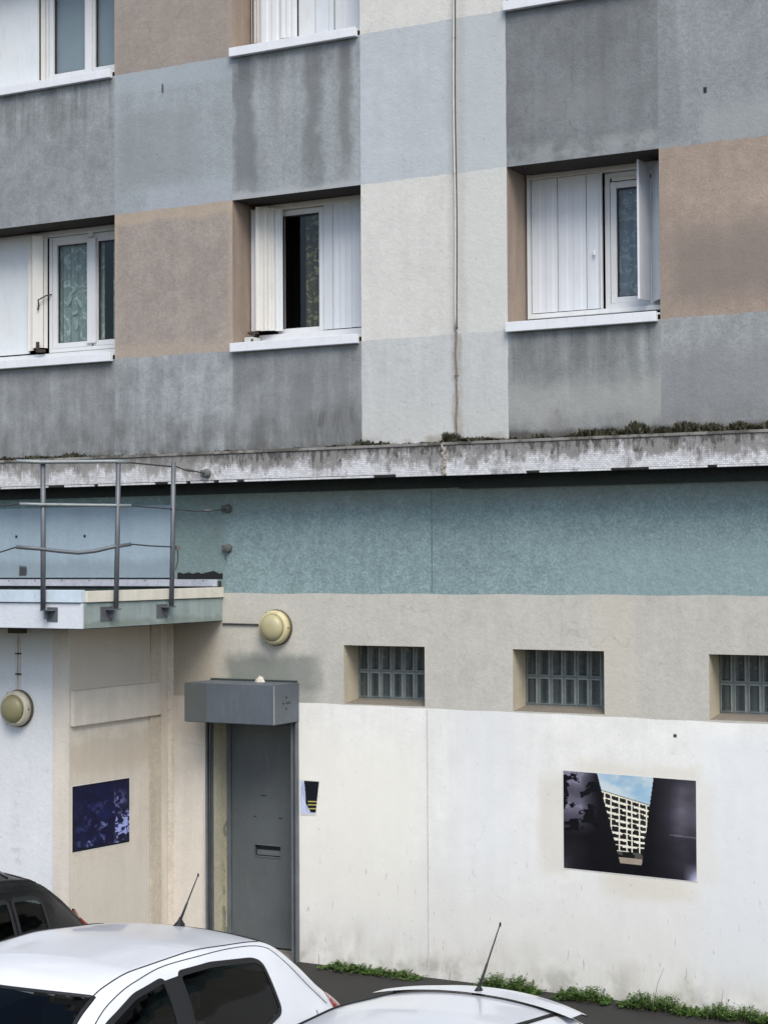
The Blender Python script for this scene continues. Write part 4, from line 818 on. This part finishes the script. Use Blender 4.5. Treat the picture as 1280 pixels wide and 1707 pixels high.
# blue abstract poster on the annex side wall
h, w_ = 110, 100; V, U = np.mgrid[0:h, 0:w_]; V = (V+.5)/h; U = (U+.5)/w_
a = fbm((h, w_), 6, 5, 4); b = fbm((h, w_), 9, 50, 4); r_ = abs(fbm((h, w_), 5, 71, 3)-.5)
wgt = np.clip(np.maximum(np.clip((U-.45)/.3, 0, 1)*np.clip((V-.42)/.2, 0, 1), np.maximum(.5*np.exp(-((U-.8)**2+(V-.32)**2)/.02), .45*np.exp(-((U-.25)**2+(V-.9)**2)/.02)))+.22*np.exp(-((U-.45)**2+(V-.6)**2)/.12), 0, 1)
b2 = abs(fbm((h, w_), 7, 131, 3)-.5); b3 = fbm((h, w_), 18, 17, 2); mk = np.clip(np.clip((b-.50)*22, 0, 1)*np.clip((b2-.02)*30, 0, 1)*np.clip((b3-.36)*8, .2, 1)*wgt*1.25, 0, 1); mk2 = np.clip((a-.5)*6, 0, 1)*.35*np.exp(-((U-.5)**2+(V-.5)**2)/.2)
img = np.array([18, 20, 54])+mk[..., None]*np.array([140, 150, 170])+mk2[..., None]*np.array([20, 30, 70])
img[(U < .03) | (V < .03) | (V > .975)] = (14, 14, 24)
XP = X0-.0015
poster('poster', [(XP, -1.457, 1.661), (XP, -.636, 1.646), (XP, -.637, 1.067), (XP, -1.458, 1.093)], img, 'square navy abstract poster on the sand coloured side wall', (XP, -1.04, 1.07))
# torn small poster beside the door
h, w_ = 60, 40; V, U = np.mgrid[0:h, 0:w_]; V = (V+.5)/h; U = (U+.5)/w_; a = fbm((h, w_), 5, 91)
img = np.zeros((h, w_, 3)); img[:] = (20, 22, 32); img[(abs((V*9) % 1-.5) < .13) & (V > .6) & (V < .9) & (U > .45)] = (182, 176, 96)
torn = (U < .20+.35*a*np.clip((V-.05)*1.3, 0, 1)+.42*np.clip((V-.72)*3, 0, 1)); img[torn] = np.array([196, 206, 232]); img[torn & (a > .55)] = (170, 182, 214); img[(V > .93+.05*a)] = (200, 206, 224)
poster('poster', [(-8.100, -.004, 1.628), (-7.908, -.004, 1.628), (-7.945, -.004, 1.335), (-8.100, -.004, 1.326)], img, 'small torn dark poster right beside the door frame', (-8.0, 0, 1.33))

# ------------------------------------------------------------------ weeds and moss
def weed(x0, x1, y, hmax, n, label, seed, dry=0):
    r = random.Random(seed); t = thing('weed_clump', ((x0+x1)/2, y, 0), label, 'weeds', 'weeds at the foot of the wall')
    L = MB(); S = MB(); cx = (x0+x1)/2; hw = (x1-x0)/2
    for k in range(n):
        u = r.uniform(-1, 1); bx = cx+hw*u; by = y+r.gauss(0, .045); by = min(by, -.02); env = (1-abs(u)**3)*(.45+.55*abs(math.sin(bx*13+seed)))*r.uniform(.5, 1)
        h = .78*hmax*max(.15, env); tx, ty = bx+r.gauss(0, .03), min(by+r.gauss(-.01, .04), -.015)
        S.v += [(bx-.001, by, 0), (bx+.001, by, 0), (tx, ty, h)]; S.f.append((len(S.v)-3, len(S.v)-2, len(S.v)-1))
        for q in range(16):
            s = r.uniform(.2, 1.08); p = Vector((bx+(tx-bx)*s, by+(ty-by)*s, h*s)); a = r.uniform(0, 6.28); el = r.uniform(-.3, .9); ln = r.uniform(.009, .022)
            d = Vector((math.cos(a)*math.cos(el), math.sin(a)*math.cos(el), math.sin(el))); sd = d.cross(Vector((r.uniform(-.3, .3), r.uniform(-.3, .3), 1))).normalized()*ln*.32
            q0 = p; q1 = p+d*ln*.5+sd; q2 = p+d*ln; q3 = p+d*ln*.5-sd; q1.z = max(q1.z, .003); q3.z = max(q3.z, .003); q2.z = max(q2.z, .003)
            q1.y = min(q1.y, -.004); q2.y = min(q2.y, -.004); q3.y = min(q3.y, -.004)
            L.quad(q0, q1, q2, q3)
    L.build('leaves', M['leaf'], t, fixn=False); S.build('stems', M['leaf_dry'], t, fixn=False)
weed(-7.80, -7.35, -.10, .10, 230, 'low weed clump by the wall just right of the door', 1)
weed(-7.38, -6.86, -.09, .085, 200, 'thin trailing weed clump left of the wall joint', 2)
weed(-6.32, -5.74, -.13, .19, 420, 'bushy weed clump behind the tilted car aerial', 3)
weed(-5.56, -5.12, -.13, .17, 330, 'rounded weed clump left of the widest weed patch', 4)
weed(-5.02, -4.42, -.14, .17, 420, 'leafy weed clump below the large poster', 5)
weed(-4.46, -3.60, -.14, .15, 560, 'long weed clump running off the right edge', 6)
m = MB(); r = random.Random(9)
for x, y, h, dx in ((-4.75, -.12, .34, .1), (-4.2, -.1, .22, .03), (-6.6, -.05, .12, .02), (-7.9, -.04, .1, .01)): m.tube([(x, y, 0), (x+dx*.4, y, h*.6), (x+dx, y-.01, h)], [.003, .002, .0012], 5)
props(m.build('dry_stalks', M['leaf_dry']), 'few dry grass stalks standing against the white wall', kind='stuff')
mo = MB(); r = random.Random(5)
def mossrun(x0, x1, n, h):
    for k in range(n):
        x = r.uniform(x0, x1); y = r.uniform(-.35, -.05); cl = abs(math.sin(x*3.1)*math.sin(x*7.7+1)*.6+math.sin(x*19+2)*.3+math.sin(x*41)*.2); hh = h*r.uniform(.25, 1)*(.28+1.1*cl)
        a = r.uniform(0, 3.14); w_ = r.uniform(.006, .016); hh *= 1.0; dx, dy = math.cos(a)*w_, math.sin(a)*w_; tx, ty = r.gauss(0, .018), r.gauss(0, .015)
        mo.poly([(x-dx, y-dy, 4.600), (x+dx, y+dy, 4.600), (x+dx*.6+tx, y+dy*.6+ty, 4.603+hh), (x-dx*.4+tx, y-dy*.4+ty, 4.603+hh*.85)])
mossrun(-5.35, -3.3, 8000, .10); mossrun(-6.5, -5.98, 1300, .075); mossrun(-6.0, -5.3, 500, .04); mossrun(-7.36, -7.08, 420, .06); mossrun(-6.9, -6.5, 200, .03); mossrun(-7.66, -7.5, 130, .04)
mossrun(-11.5, -10.35, 1600, .05); mossrun(-12.5, -9.8, 500, .03); mossrun(-9.8, -7.7, 260, .02)
props(mo.build('moss', M['moss'], fixn=False), 'dark moss and dead tufts growing along the cornice top', kind='stuff')

# ------------------------------------------------------------------ cars
def interp(xs, ys):
    xs = np.array(xs); ys = np.array(ys)
    m_ = np.zeros(len(xs)); d = np.diff(ys)/np.diff(xs)
    for k in range(1, len(xs)-1):
        if d[k-1]*d[k] > 0: m_[k] = 2*d[k-1]*d[k]/(d[k-1]+d[k])
    m_[0] = d[0]; m_[-1] = d[-1]
    def f(x):
        x = min(max(x, xs[0]), xs[-1]); k = min(int(np.searchsorted(xs, x, side='right'))-1, len(xs)-2); k = max(k, 0)
        h_ = xs[k+1]-xs[k]; t = (x-xs[k])/h_
        return float((2*t**3-3*t*t+1)*ys[k]+(t**3-2*t*t+t)*h_*m_[k]+(-2*t**3+3*t*t)*ys[k+1]+(t**3-t*t)*h_*m_[k+1])
    return f
def bez(a, b, c, t): return a*(1-t)**2+2*b*t*(1-t)+c*t*t
class Car:
    def __init__(s, st, wheels, mat):
        S = [q[0] for q in st]; s.ztop, s.zr, s.wr, s.zb, s.wb, s.wm = [interp(S, [q[k] for q in st]) for k in range(1, 7)]
        s.L = S[-1]; s.S = S; s.mat = mat; s.wheels = wheels
    def roofpt(s, d, u):       # u 0..1 from centre line to roof edge
        w_ = s.wr(d); x = w_*u; return x, s.ztop(d)-(s.ztop(d)-s.zr(d))*u**2.2
    def sidept(s, d, z):       # x on the side at height z
        zr, zb, wr, wb, wm = s.zr(d), s.zb(d), s.wr(d), s.wb(d), s.wm(d)
        if z >= zb:
            h_ = zr-zb; pz = zr-.12*h_; lo, hi = 0., 1.
            for _ in range(24):
                t = (lo+hi)/2
                if bez(zr, pz, zb, t) > z: lo = t
                else: hi = t
            return bez(wr, wr+.5*(wb-wr), wb, (lo+hi)/2)
        zm = min(.62, zb-.06); 
        if z >= zm:
            t = (zb-z)/(zb-zm); return bez(wb, wm, wm, t)
        t = (zm-z)/(zm-.2); return wm-.05*t*t
    def section(s, d):
        o_ = []
        for k in range(15): o_.append(s.roofpt(d, k/14))
        zr, zb, wr, wb, wm = s.zr(d), s.zb(d), s.wr(d), s.wb(d), s.wm(d); h_ = zr-zb
        for k in range(1, 31): t = k/30; o_.append((bez(wr, wr+.5*(wb-wr), wb, t), bez(zr, zr-.12*h_, zb, t)))
        zm = min(.62, zb-.06)
        for k in range(1, 9): t = k/8; o_.append((bez(wb, wm, wm, t), zb+(zm-zb)*t))
        for k in range(1, 15): t = k/14; o_.append((wm-.05*t*t, zm+(.2-zm)*t))
        o_.append((wm*.8, .19)); o_.append((0, .19)); return o_
def orient(o, dv):
    dv = Vector(dv)
    if sum((p.normal.dot(dv) for p in o.data.polygons)) < 0: o.data.flip_normals()
    return o
def in_poly(p, poly):
    c = False; n = len(poly); x, y = p
    for k in range(n):
        (x1, y1), (x2, y2) = poly[k], poly[(k+1) % n]
        if (y1 > y) != (y2 > y) and x < (x2-x1)*(y-y1)/(y2-y1)+x1: c = not c
    return c
def rounded(poly, r=.04, k=5):
    out = []; n = len(poly)
    for i in range(n):
        p0, p1, p2 = Vector(poly[i-1]), Vector(poly[i]), Vector(poly[(i+1) % n]); a = p0-p1; b = p2-p1; rr = min(r, a.length*.45, b.length*.45); a.normalize(); b.normalize()
        s_, e_ = p1+a*rr, p1+b*rr
        for q in range(k+1):
            t = q/k; v = s_*(1-t)**2+p1*2*t*(1-t)+e_*t*t; out.append((v.x, v.y))
    return out
def dense(poly, step=.03):
    out = []
    for i in range(len(poly)):
        a, b = Vector(poly[i]), Vector(poly[(i+1) % len(poly)]); k = max(1, int((b-a).length/step))
        for q in range(k): v = a.lerp(b, q/k); out.append((v.x, v.y))
    return out
def offset_poly(poly, d):
    n = len(poly); cx = sum(p[0] for p in poly)/n; cy = sum(p[1] for p in poly)/n; out = []
    ar = sum(poly[i][0]*poly[(i+1) % n][1]-poly[(i+1) % n][0]*poly[i][1] for i in range(n)); sg = 1 if ar > 0 else -1
    for i in range(n):
        t = Vector(poly[(i+1) % n])-Vector(poly[i-1]); t.normalize(); out.append((poly[i][0]+t.y*d*sg, poly[i][1]-t.x*d*sg))
    return out
def make_car(name, loc, label, st, wheels, mat, sidewins, ws, rw, opts):
    """local coords: rear bumper at y=0, nose towards -y. polygons are (distance from rear, height)"""
    car = Car(st, wheels, mat); T = thing(name, loc, label, 'car')
    sidewins = [rounded(p, r_) for p, r_ in sidewins]
    ds = np.unique(np.concatenate([np.linspace(0, .12, 10), np.linspace(.12, 1.0, 56), np.linspace(1.0, car.L-.15, int((car.L-1.15)/.022)), np.linspace(car.L-.15, car.L, 12)]))
    V = []; F = []; secs = [car.section(d) for d in ds]; n = len(secs[0])
    # ws / rw: (d at centre, d at edge) start and end of windscreen; u-limit
    def in_ws(d, u): return ws and ws[0]+(ws[1]-ws[0])*u**2 < d < ws[2]+(ws[3]-ws[2])*u**2 and u < ws[4]
    def in_rw(d, u): return rw and rw[0] < d < rw[1] and u < rw[2]
    for side in (1, -1):
        base = len(V)
        for d, sec in zip(ds, secs): V += [(side*x, -d, z) for x, z in sec]
        for a in range(len(ds)-1):
            dm = (ds[a]+ds[a+1])/2
            for b in range(n-1):
                zc = (secs[a][b][1]+secs[a][b+1][1]+secs[a+1][b][1]+secs[a+1][b+1][1])/4
                if b < 14:
                    u = (b+.5)/14
                    if in_ws(dm, u) or in_rw(dm, u): continue
                if 14 <= b < 45 and any(in_poly((dm, zc), p) for p in sidewins): continue
                if b >= 44 and b < 68 and any((dm-wd)**2+(zc-.31)**2 < .345**2 for wd in wheels): continue
                q = (base+a*n+b, base+(a+1)*n+b, base+(a+1)*n+b+1, base+a*n+b+1)
                F.append(q[::-1] if side == 1 else q)
        # end caps
        F.append(tuple(base+k for k in range(n))[::-1] if side == -1 else tuple(base+k for k in range(n)))
        e_ = base+(len(ds)-1)*n; F.append(tuple(e_+k for k in range(n)) if side == -1 else tuple(e_+k for k in range(n))[::-1])
    me = bpy.data.meshes.new('body'); me.from_pydata(V, [], F); me.validate()
    bm = bmesh.new(); bm.from_mesh(me); bmesh.ops.remove_doubles(bm, verts=bm.verts, dist=.0006)
    bmesh.ops.recalc_face_normals(bm, faces=bm.faces); bm.to_mesh(me); bm.free()
    # make sure normals look outward: test a roof face
    best = max(me.polygons, key=lambda p: p.center.z)
    if best.normal.z < 0: me.flip_normals()
    me.materials.append(mat); body = bpy.data.objects.new('body', me); COL.objects.link(body); body.parent = T
    for p in me.polygons: p.use_smooth = len(p.vertices) <= 4
    wn_ = .001
    # side glass and gaskets
    for poly in sidewins:
        for side in (1, -1):
            P = dense(poly, .025); outer = offset_poly(P, .016); inner = offset_poly(P, -.012); m = MB()
            def sp(p, off): return (side*(car.sidept(p[0], min(p[1], car.zr(p[0])-.004))+off), -p[0], p[1])
            k = len(P)
            for q in range(k):
                a1, a2, b1, b2 = outer[q], outer[(q+1) % k], inner[q], inner[(q+1) % k]
                m.quad(sp(a1, .004), sp(a2, .004), sp(b2, .006), sp(b1, .006))
            m.build('window_gasket', M['trim'], T, local=True, fixn=True)
            xs = [p[0] for p in poly]; a0, a1 = min(xs), max(xs); g_ = MB(); cols = 36; grid = []
            for q in range(cols+1):
                d = a0+.0006+(a1-a0-.0012)*(.5-.5*math.cos(math.pi*q/cols)); zs = []
                for i in range(len(poly)):
                    p1, p2 = poly[i], poly[(i+1) % len(poly)]
                    if (p1[0] <= d) != (p2[0] <= d): zs.append(p1[1]+(p2[1]-p1[1])*(d-p1[0])/(p2[0]-p1[0]))
                lo, hi = min(zs), max(zs); grid.append([sp((d, lo+(hi-lo)*v/12), .002) for v in range(13)])
            for q in range(cols):
                for v in range(12): i_ = len(g_.v); g_.quad(grid[q][v], grid[q+1][v], grid[q+1][v+1], grid[q][v+1])
            orient(g_.build('side_window', M['glass_car'], T, local=True, smooth=True, fixn=False), (side, 0, 0))
    def roofpatch(name, d0, d1, umax, mt, off=.003, trim=True):
        m = MB(); nu, nd = 24, 20; G_ = []
        for i in range(nd+1):
            row = []
            for j in range(-nu, nu+1):
                u = umax*j/nu; a_, b_ = d0(abs(u)), d1(abs(u)); d = a_+(b_-a_)*i/nd; x, z = car.roofpt(d, abs(u)); row.append((math.copysign(x, u), -d, z+off))
            G_.append(row)
        for i in range(nd):
            for j in range(2*nu): m.quad(G_[i][j], G_[i][j+1], G_[i+1][j+1], G_[i+1][j])
        orient(m.build(name, mt, T, local=True, smooth=True, fixn=False), (0, 0, 1))
        if trim:
            k = MB(); ring = G_[0]+[G_[i][-1] for i in range(1, nd)]+G_[-1][::-1]+[G_[i][0] for i in range(nd-1, 0, -1)]+[G_[0][0]]
            k.tube([(p[0], p[1], p[2]-.006) for p in ring], .013, 6, False); k.build('window_gasket', M['trim'], T, local=True, smooth=True)
    if ws: roofpatch('windscreen', lambda u: ws[0]+(ws[1]-ws[0])*u*u-.012, lambda u: ws[2]+(ws[3]-ws[2])*u*u+.012, min(1, ws[4]+.02), M['glass_car'])
    if rw: roofpatch('rear_window', lambda u: rw[0]-.012, lambda u: rw[1]+.012, rw[2]+.02, M['glass_car'])
    # seams
    def seam(fn, d0, d1, r_=.004, nm='panel_seam', mt='trim'):
        for side in (1, -1):
            m = MB(); pts = []
            for d in np.linspace(d0, d1, 50):
                x, z = fn(d); pts.append((side*x, -d, z))
            m.tube(pts, r_, 6); m.build(nm, M[mt], T, local=True, smooth=True)
    seam(lambda d: (car.wr(d)*.99, car.zr(d)+.002), opts['seam'][0], opts['seam'][1], opts.get('seam_r', .005), 'roof_seam')
    for pl in opts.get('lines', []):
        f_ = interp([p[0] for p in pl], [p[1] for p in pl]); seam(lambda d: (car.sidept(d, min(f_(d), car.zr(d)-.003))+.0, f_(d)), pl[0][0], pl[-1][0], .0032)
    for pl in opts.get('vlines', []):
        f_ = interp([p[1] for p in pl], [p[0] for p in pl])
        for side in (1, -1):
            m = MB(); zz = np.linspace(pl[0][1], pl[-1][1], 24); m.tube([(side*(car.sidept(f_(z), z)), -f_(z), z) for z in zz], .0030, 6); m.build('door_seam', M['trim'], T, local=True, smooth=True)
    # black pillar between the windows
    for (da, db, za, zb_) in opts.get('pillars', []):
        for side in (1, -1):
            m = MB(); R0 = []
            for q in range(13):
                z = za+(zb_-za)*q/12; a_ = da[0]+(da[1]-da[0])*q/12; b_ = db[0]+(db[1]-db[0])*q/12
                R0.append(((side*(car.sidept(a_, z)+.0035), -a_, z), (side*(car.sidept(b_, z)+.0035), -b_, z)))
            for q in range(12): m.quad(R0[q][0], R0[q][1], R0[q+1][1], R0[q+1][0])
            m.build('pillar_trim', M['trim'], T, local=True, fixn=False)
    # lamps
    for side in (1, -1):
        m = MB(); tl = opts['tail']; rows = []
        for q in range(9):
            z = tl['z'][0]+(tl['z'][1]-tl['z'][0])*q/8; bulge = math.sin(math.pi*(q+.5)/9)
            e0 = tl['edge'](z); wsid = tl['w']*(.45+.55*bulge); row = []
            for p in range(9):
                d = e0+wsid*(p/8); x = car.sidept(d, min(z, car.zr(d)-.002)); o_ = .004+.016*math.sin(math.pi*p/8)*bulge
                row.append((side*(x+o_), -d+.012*(1-p/8)*bulge, z))
            # wrap round the rear corner
            d = e0; x = car.sidept(d, min(z, car.zr(d)-.002)); row = [(side*(x-.10*bulge-.02), -d+.022, z), (side*(x-.03), -d+.024, z)]+row; rows.append(row)
        for q in range(8):
            for p in range(len(rows[0])-1): m.quad(rows[q][p], rows[q][p+1], rows[q+1][p+1], rows[q+1][p])
        m.build('tail_light', M['tail'], T, local=True, smooth=True, fixn=False)
        m = MB(); rows = []
        for q in range(6):
            z = .60+.13*q/5
            rows.append([(side*(car.sidept(car.L-.04-.34*p/7, z)+.005), -(car.L-.04-.34*p/7), z) for p in range(8)])
        for q in range(5):
            for p in range(7): m.quad(rows[q][p], rows[q][p+1], rows[q+1][p+1], rows[q+1][p])
        m.build('headlight', M['head'], T, local=True, smooth=True, fixn=False)
        # mirrors
        d = opts['mirror']; x = car.sidept(d, car.zb(d)+.03); m = MB(); m.tube([(side*(x-.02), -d, car.zb(d)+.02), (side*(x+.07), -d, car.zb(d)+.06)], .022)
        m.tube([(side*(x+.05), -d, car.zb(d)+.08), (side*(x+.09), -d-.01, car.zb(d)+.09), (side*(x+.19), -d+.01, car.zb(d)+.09), (side*(x+.215), -d+.01, car.zb(d)+.085)], [.035, .072, .068, .03], 12); m.build('wing_mirror', M['trim'] if opts.get('blackmirror') else mat, T, local=True, smooth=True)
        # door handles
        for hd in opts['handles']:
            z = car.zb(hd)-.10; x = car.sidept(hd, z); m = MB(); m.tube([(side*(x+.0), -hd+.09, z), (side*(x+.028), -hd+.06, z+.004), (side*(x+.032), -hd-.06, z+.004), (side*x, -hd-.09, z)], .012); m.build('door_handle', mat, T, local=True, smooth=True)
    # wheels
    for wd in wheels:
        for side in (1, -1):
            xw = car.wm(wd)-.02
            wh = bpy.data.objects.new('wheel', None); COL.objects.link(wh); wh.parent = T; wh.location = (side*(xw-.09), -wd, .31)
            MB().lathe([(.19, -.09), (.28, -.10), (.308, -.085), (.31, 0), (.308, .085), (.28, .10), (.19, .09)], (0, 0, 0), 'x', 32).build('tyre', M['tyre'], wh, smooth=True, local=True)
            MB().lathe([(.19, -.07), (.185, .06*side), (.14, .075*side), (.05, .085*side), (.02, .088*side)] if side > 0 else [(.19, .07), (.185, -.06), (.14, -.075), (.05, -.085), (.02, -.088)], (0, 0, 0), 'x', 28).build('rim', M['rim'], wh, smooth=True, local=True)
            m = MB(); m.tube([(side*(car.sidept(wd+.35*math.cos(a_), .31+.35*math.sin(a_))-.002), -(wd+.35*math.cos(a_)), .31+.35*math.sin(a_)) for a_ in np.linspace(-.25, math.pi+.25, 30)], .014, 6); m.build('wheel_arch', M['trim'], T, local=True, smooth=True)
    m = MB(); m.box(-.62, .62, -(car.L-.35), -.35, .34, .42); m.box(-.6, .6, -1.0, -.3, .42, .62); m.box(-.62, .62, -(car.L-.85), -(car.L-1.15), .42, .88); m.build('cabin_floor', M['trim'], T, local=True)
    sd_ = opts.get('seats', ((1.45, .62), (2.35, .62)))
    for d, _ in sd_:
        for sx in (-.36, .36):
            m = MB(); m.box(sx-.23, sx+.23, -d-.5, -d, .45, .60); m.build('seat', M['seat'], T, local=True, bevel=.05)
            m = MB(); m.box(sx-.23, sx+.23, -d-.05, -d+.08, .56, 1.06); m.build('seat_back', M['seat'], T, local=True, bevel=.05)
            m = MB(); m.box(sx-.12, sx+.12, -d+.02, -d+.10, 1.09, 1.24); m.build('headrest', M['seat'], T, local=True, bevel=.035)
            m = MB(); m.tube([(sx-.05, -d+.06, 1.04), (sx-.05, -d+.06, 1.11)], .006); m.tube([(sx+.05, -d+.06, 1.04), (sx+.05, -d+.06, 1.11)], .006); m.build('headrest_stem', M['rim'], T, local=True)
    MB().box(-.25, .25, .0, .012, .50, .61).build('number_plate', M['plate'], T, local=True)
    MB().tube([(-.60, .01, .40), (0, .03, .40), (.60, .01, .40)], .05, 10).build('rear_bumper', M['trim'], T, local=True, smooth=True)
    MB().tube([(-.55, -car.L-.01, .40), (0, -car.L-.03, .40), (.55, -car.L-.01, .40)], .05, 10).build('front_bumper', M['trim'], T, local=True, smooth=True)
    if opts.get('antenna'):
        d, h_, lean, rr = opts['antenna']; x, z = car.roofpt(d, 0)
        an = bpy.data.objects.new('antenna', None); COL.objects.link(an); an.parent = T; an.location = (0, -d, z)
        m = MB(); m.lathe([(.042, -.004), (.040, .006), (.026, .020), (.014, .034), (.009, .05)], (0, 0, 0), 'z', 16)
        m.v = [(v[0]*.75, v[1]*1.15+v[2]*.4, v[2]) for v in m.v]; m.build('antenna_base', M['trim'], an, smooth=True, local=True)
        m = MB(); m.tube([(0, .015, .03), (0, .015+lean*.35, .03+h_*.35), (0, .015+lean*.4, .03+h_*.4), (0, .015+lean, .03+h_)], [.0085, .0065, .0045, .0030], 8); m.build('whip', M['trim'], an, smooth=True, local=True)
        m = MB(); m.lathe([(.0055, -.012), (.006, .0), (.003, .01)], (0, .015+lean, .03+h_), 'z', 8); m.build('whip_tip', M['trim'], an, local=True)
    return T, car

ST1 = [(0.0, .56, .555, .50, .50, .60, .66), (.03, .82, .815, .54, .72, .68, .77), (.12, .97, .96, .56, .86, .735, .80), (.28, 1.09, 1.075, .565, .93, .765, .82), (.47, 1.25, 1.225, .57, .95, .785, .83),
       (.66, 1.385, 1.345, .57, .96, .79, .835), (.80, 1.44, 1.40, .56, .965, .795, .835), (1.1, 1.475, 1.44, .555, .97, .80, .835), (1.55, 1.515, 1.48, .55, .965, .80, .835), (2.0, 1.52, 1.48, .545, .955, .80, .835),
       (2.25, 1.495, 1.445, .545, .945, .795, .835), (2.42, 1.435, 1.38, .555, .94, .79, .83), (2.65, 1.30, 1.25, .60, .93, .785, .83), (2.9, 1.14, 1.10, .65, .92, .775, .83), (3.12, 1.00, .975, .69, .90, .765, .825),
       (3.4, .92, .90, .66, .84, .75, .82), (3.7, .83, .81, .62, .75, .72, .79), (3.92, .70, .69, .55, .64, .64, .70), (4.0, .52, .515, .48, .48, .54, .58)]
LINES1 = [[(.36, .97), (.50, 1.10), (.68, 1.28), (.80, 1.375), (1.0, 1.415), (1.4, 1.45), (1.75, 1.462), (2.05, 1.44), (2.28, 1.385), (2.55, 1.24), (2.9, 1.05)]]
W1 = [([(.90, 1.05), (.93, 1.315), (1.00, 1.345), (1.40, 1.400), (1.70, 1.412), (1.73, 1.0), (1.10, 1.01)], .04),
      ([(1.86, .995), (1.83, 1.410), (2.1, 1.385), (2.35, 1.30), (2.62, 1.15), (2.86, 1.0)], .04)]
opts1 = dict(seam=(.80, 2.42), seam_r=.004, lines=LINES1, vlines=[[(1.80, .97), (1.80, .60), (1.80, .3)], [(.36, .97), (.42, .75), (.62, .62)]], pillars=[((1.715, 1.70), (1.872, 1.85), 1.0, 1.405)],
             tail=DS(z=(.80, 1.0), w=.17, edge=lambda z: .06+.12*max(0, (z-.8)/.2)), mirror=2.85, handles=(1.95,), antenna=(.80, .24, .19, 1), seats=((1.35, .6), (2.35, .6)))
make_car('parked_car', (-6.0, -4.12, 0), 'white three door hatchback parked nose out, its dark side window in view', ST1, (.72, 3.2), M['car_white'], W1, (2.43, 2.34, 3.10, 3.06, .985), (.30, .70, .88), opts1)

# second white car: only its roof reaches the picture
ST2 = [(q[0], q[1]-.01, q[2]-.015, q[3]*(.80 if .5 < q[0] < 2.5 else .9), *(q[4:])) for q in ST1]
opts2 = dict(opts1); opts2['seam'] = (.86, 2.42); opts2['seam_r'] = .008; opts2['antenna'] = (.80, .27, .26, 1)
T2, car2 = make_car('parked_car', (-3.74, -4.76, 0), 'white car whose roof with black seams and aerial fills the bottom edge', ST2, (.72, 3.2), M['car_white'], W1, (2.43, 2.34, 3.10, 3.06, .985), (.34, .66, .85), opts2)
m = MB(); rows = []
for j in range(-16, 17):
    u = j/16; x = .545*u; rows.append([(x, -.86-.05*abs(u)**2, 1.452-.05*abs(u)**2.2), (x, -.74-.04*abs(u)**2, 1.447-.055*abs(u)**2.2), (x*.99, -.62-.07*abs(u)**2, 1.425-.06*abs(u)**2.2), (x*.99, -.615-.07*abs(u)**2, 1.41-.06*abs(u)**2.2), (x*.97, -.74, 1.395-.06*abs(u)**2)])
for a in range(32):
    for b in range(3): m.quad(rows[a][b], rows[a+1][b], rows[a+1][b+1], rows[a][b+1])
orient(m.build('roof_spoiler', M['car_white'], T2, local=True, smooth=True, fixn=False), (0, 0, 1))

# black car at the left edge
ST3 = [(0.0, .60, .59, .55, .50, .66, .72), (.03, .88, .87, .60, .74, .76, .82), (.12, 1.02, 1.0, .62, .90, .80, .86), (.28, 1.16, 1.13, .63, .97, .835, .87), (.50, 1.35, 1.31, .64, .99, .84, .875),
       (.70, 1.475, 1.425, .64, 1.0, .845, .88), (.90, 1.525, 1.47, .63, 1.0, .845, .88), (1.3, 1.545, 1.50, .62, .99, .85, .88), (1.9, 1.555, 1.51, .61, .985, .85, .88), (2.3, 1.53, 1.48, .61, .975, .85, .88),
       (2.55, 1.46, 1.40, .62, .97, .845, .88), (2.8, 1.32, 1.27, .65, .96, .835, .875), (3.1, 1.12, 1.09, .70, .95, .82, .87), (3.3, 1.02, 1.0, .72, .92, .81, .87), (3.6, .96, .94, .70, .87, .79, .86), (3.9, .86, .84, .66, .77, .75, .82), (4.05, .72, .71, .58, .64, .66, .72), (4.1, .54, .53, .5, .5, .56, .6)]
W3 = [([(.76, 1.02), (.77, 1.325), (.84, 1.355), (1.05, 1.37), (1.06, 1.02)], .03), ([(1.11, 1.02), (1.10, 1.372), (1.75, 1.40), (1.76, 1.01)], .03), ([(1.86, 1.01), (1.85, 1.40), (2.3, 1.375), (2.6, 1.26), (2.95, 1.02)], .04)]
opts3 = dict(seam=(.70, 2.5), seam_r=.006, lines=[[(.62, 1.02), (.66, 1.25), (.74, 1.385), (1.0, 1.425), (1.6, 1.45), (2.2, 1.43), (2.5, 1.34), (2.95, 1.08)]], vlines=[[(1.80, 1.0), (1.80, .6), (1.80, .3)]], pillars=[((1.745, 1.735), (1.872, 1.865), 1.01, 1.40)],
             tail=DS(z=(.84, 1.17), w=.13, edge=lambda z: .07+.20*max(0, (z-.85)/.3)), mirror=2.9, handles=(1.25, 2.1), seats=((1.3, .6), (2.3, .6)), blackmirror=True)
T3, car3 = make_car('parked_car', (-8.36, -3.44, 0), 'black car with roof rails half hidden at the left edge', ST3, (.75, 3.3), M['car_black'], W3, (2.5, 2.42, 3.25, 3.2, .98), (.32, .72, .86), opts3)
for side in (1, -1):
    m = MB(); m.tube([(side*.60, -.95, 1.50), (side*.60, -1.05, 1.555), (side*.59, -1.7, 1.575), (side*.58, -2.25, 1.555), (side*.58, -2.35, 1.50)], .014, 8); m.build('roof_rail', M['rim'], T3, local=True, smooth=True)
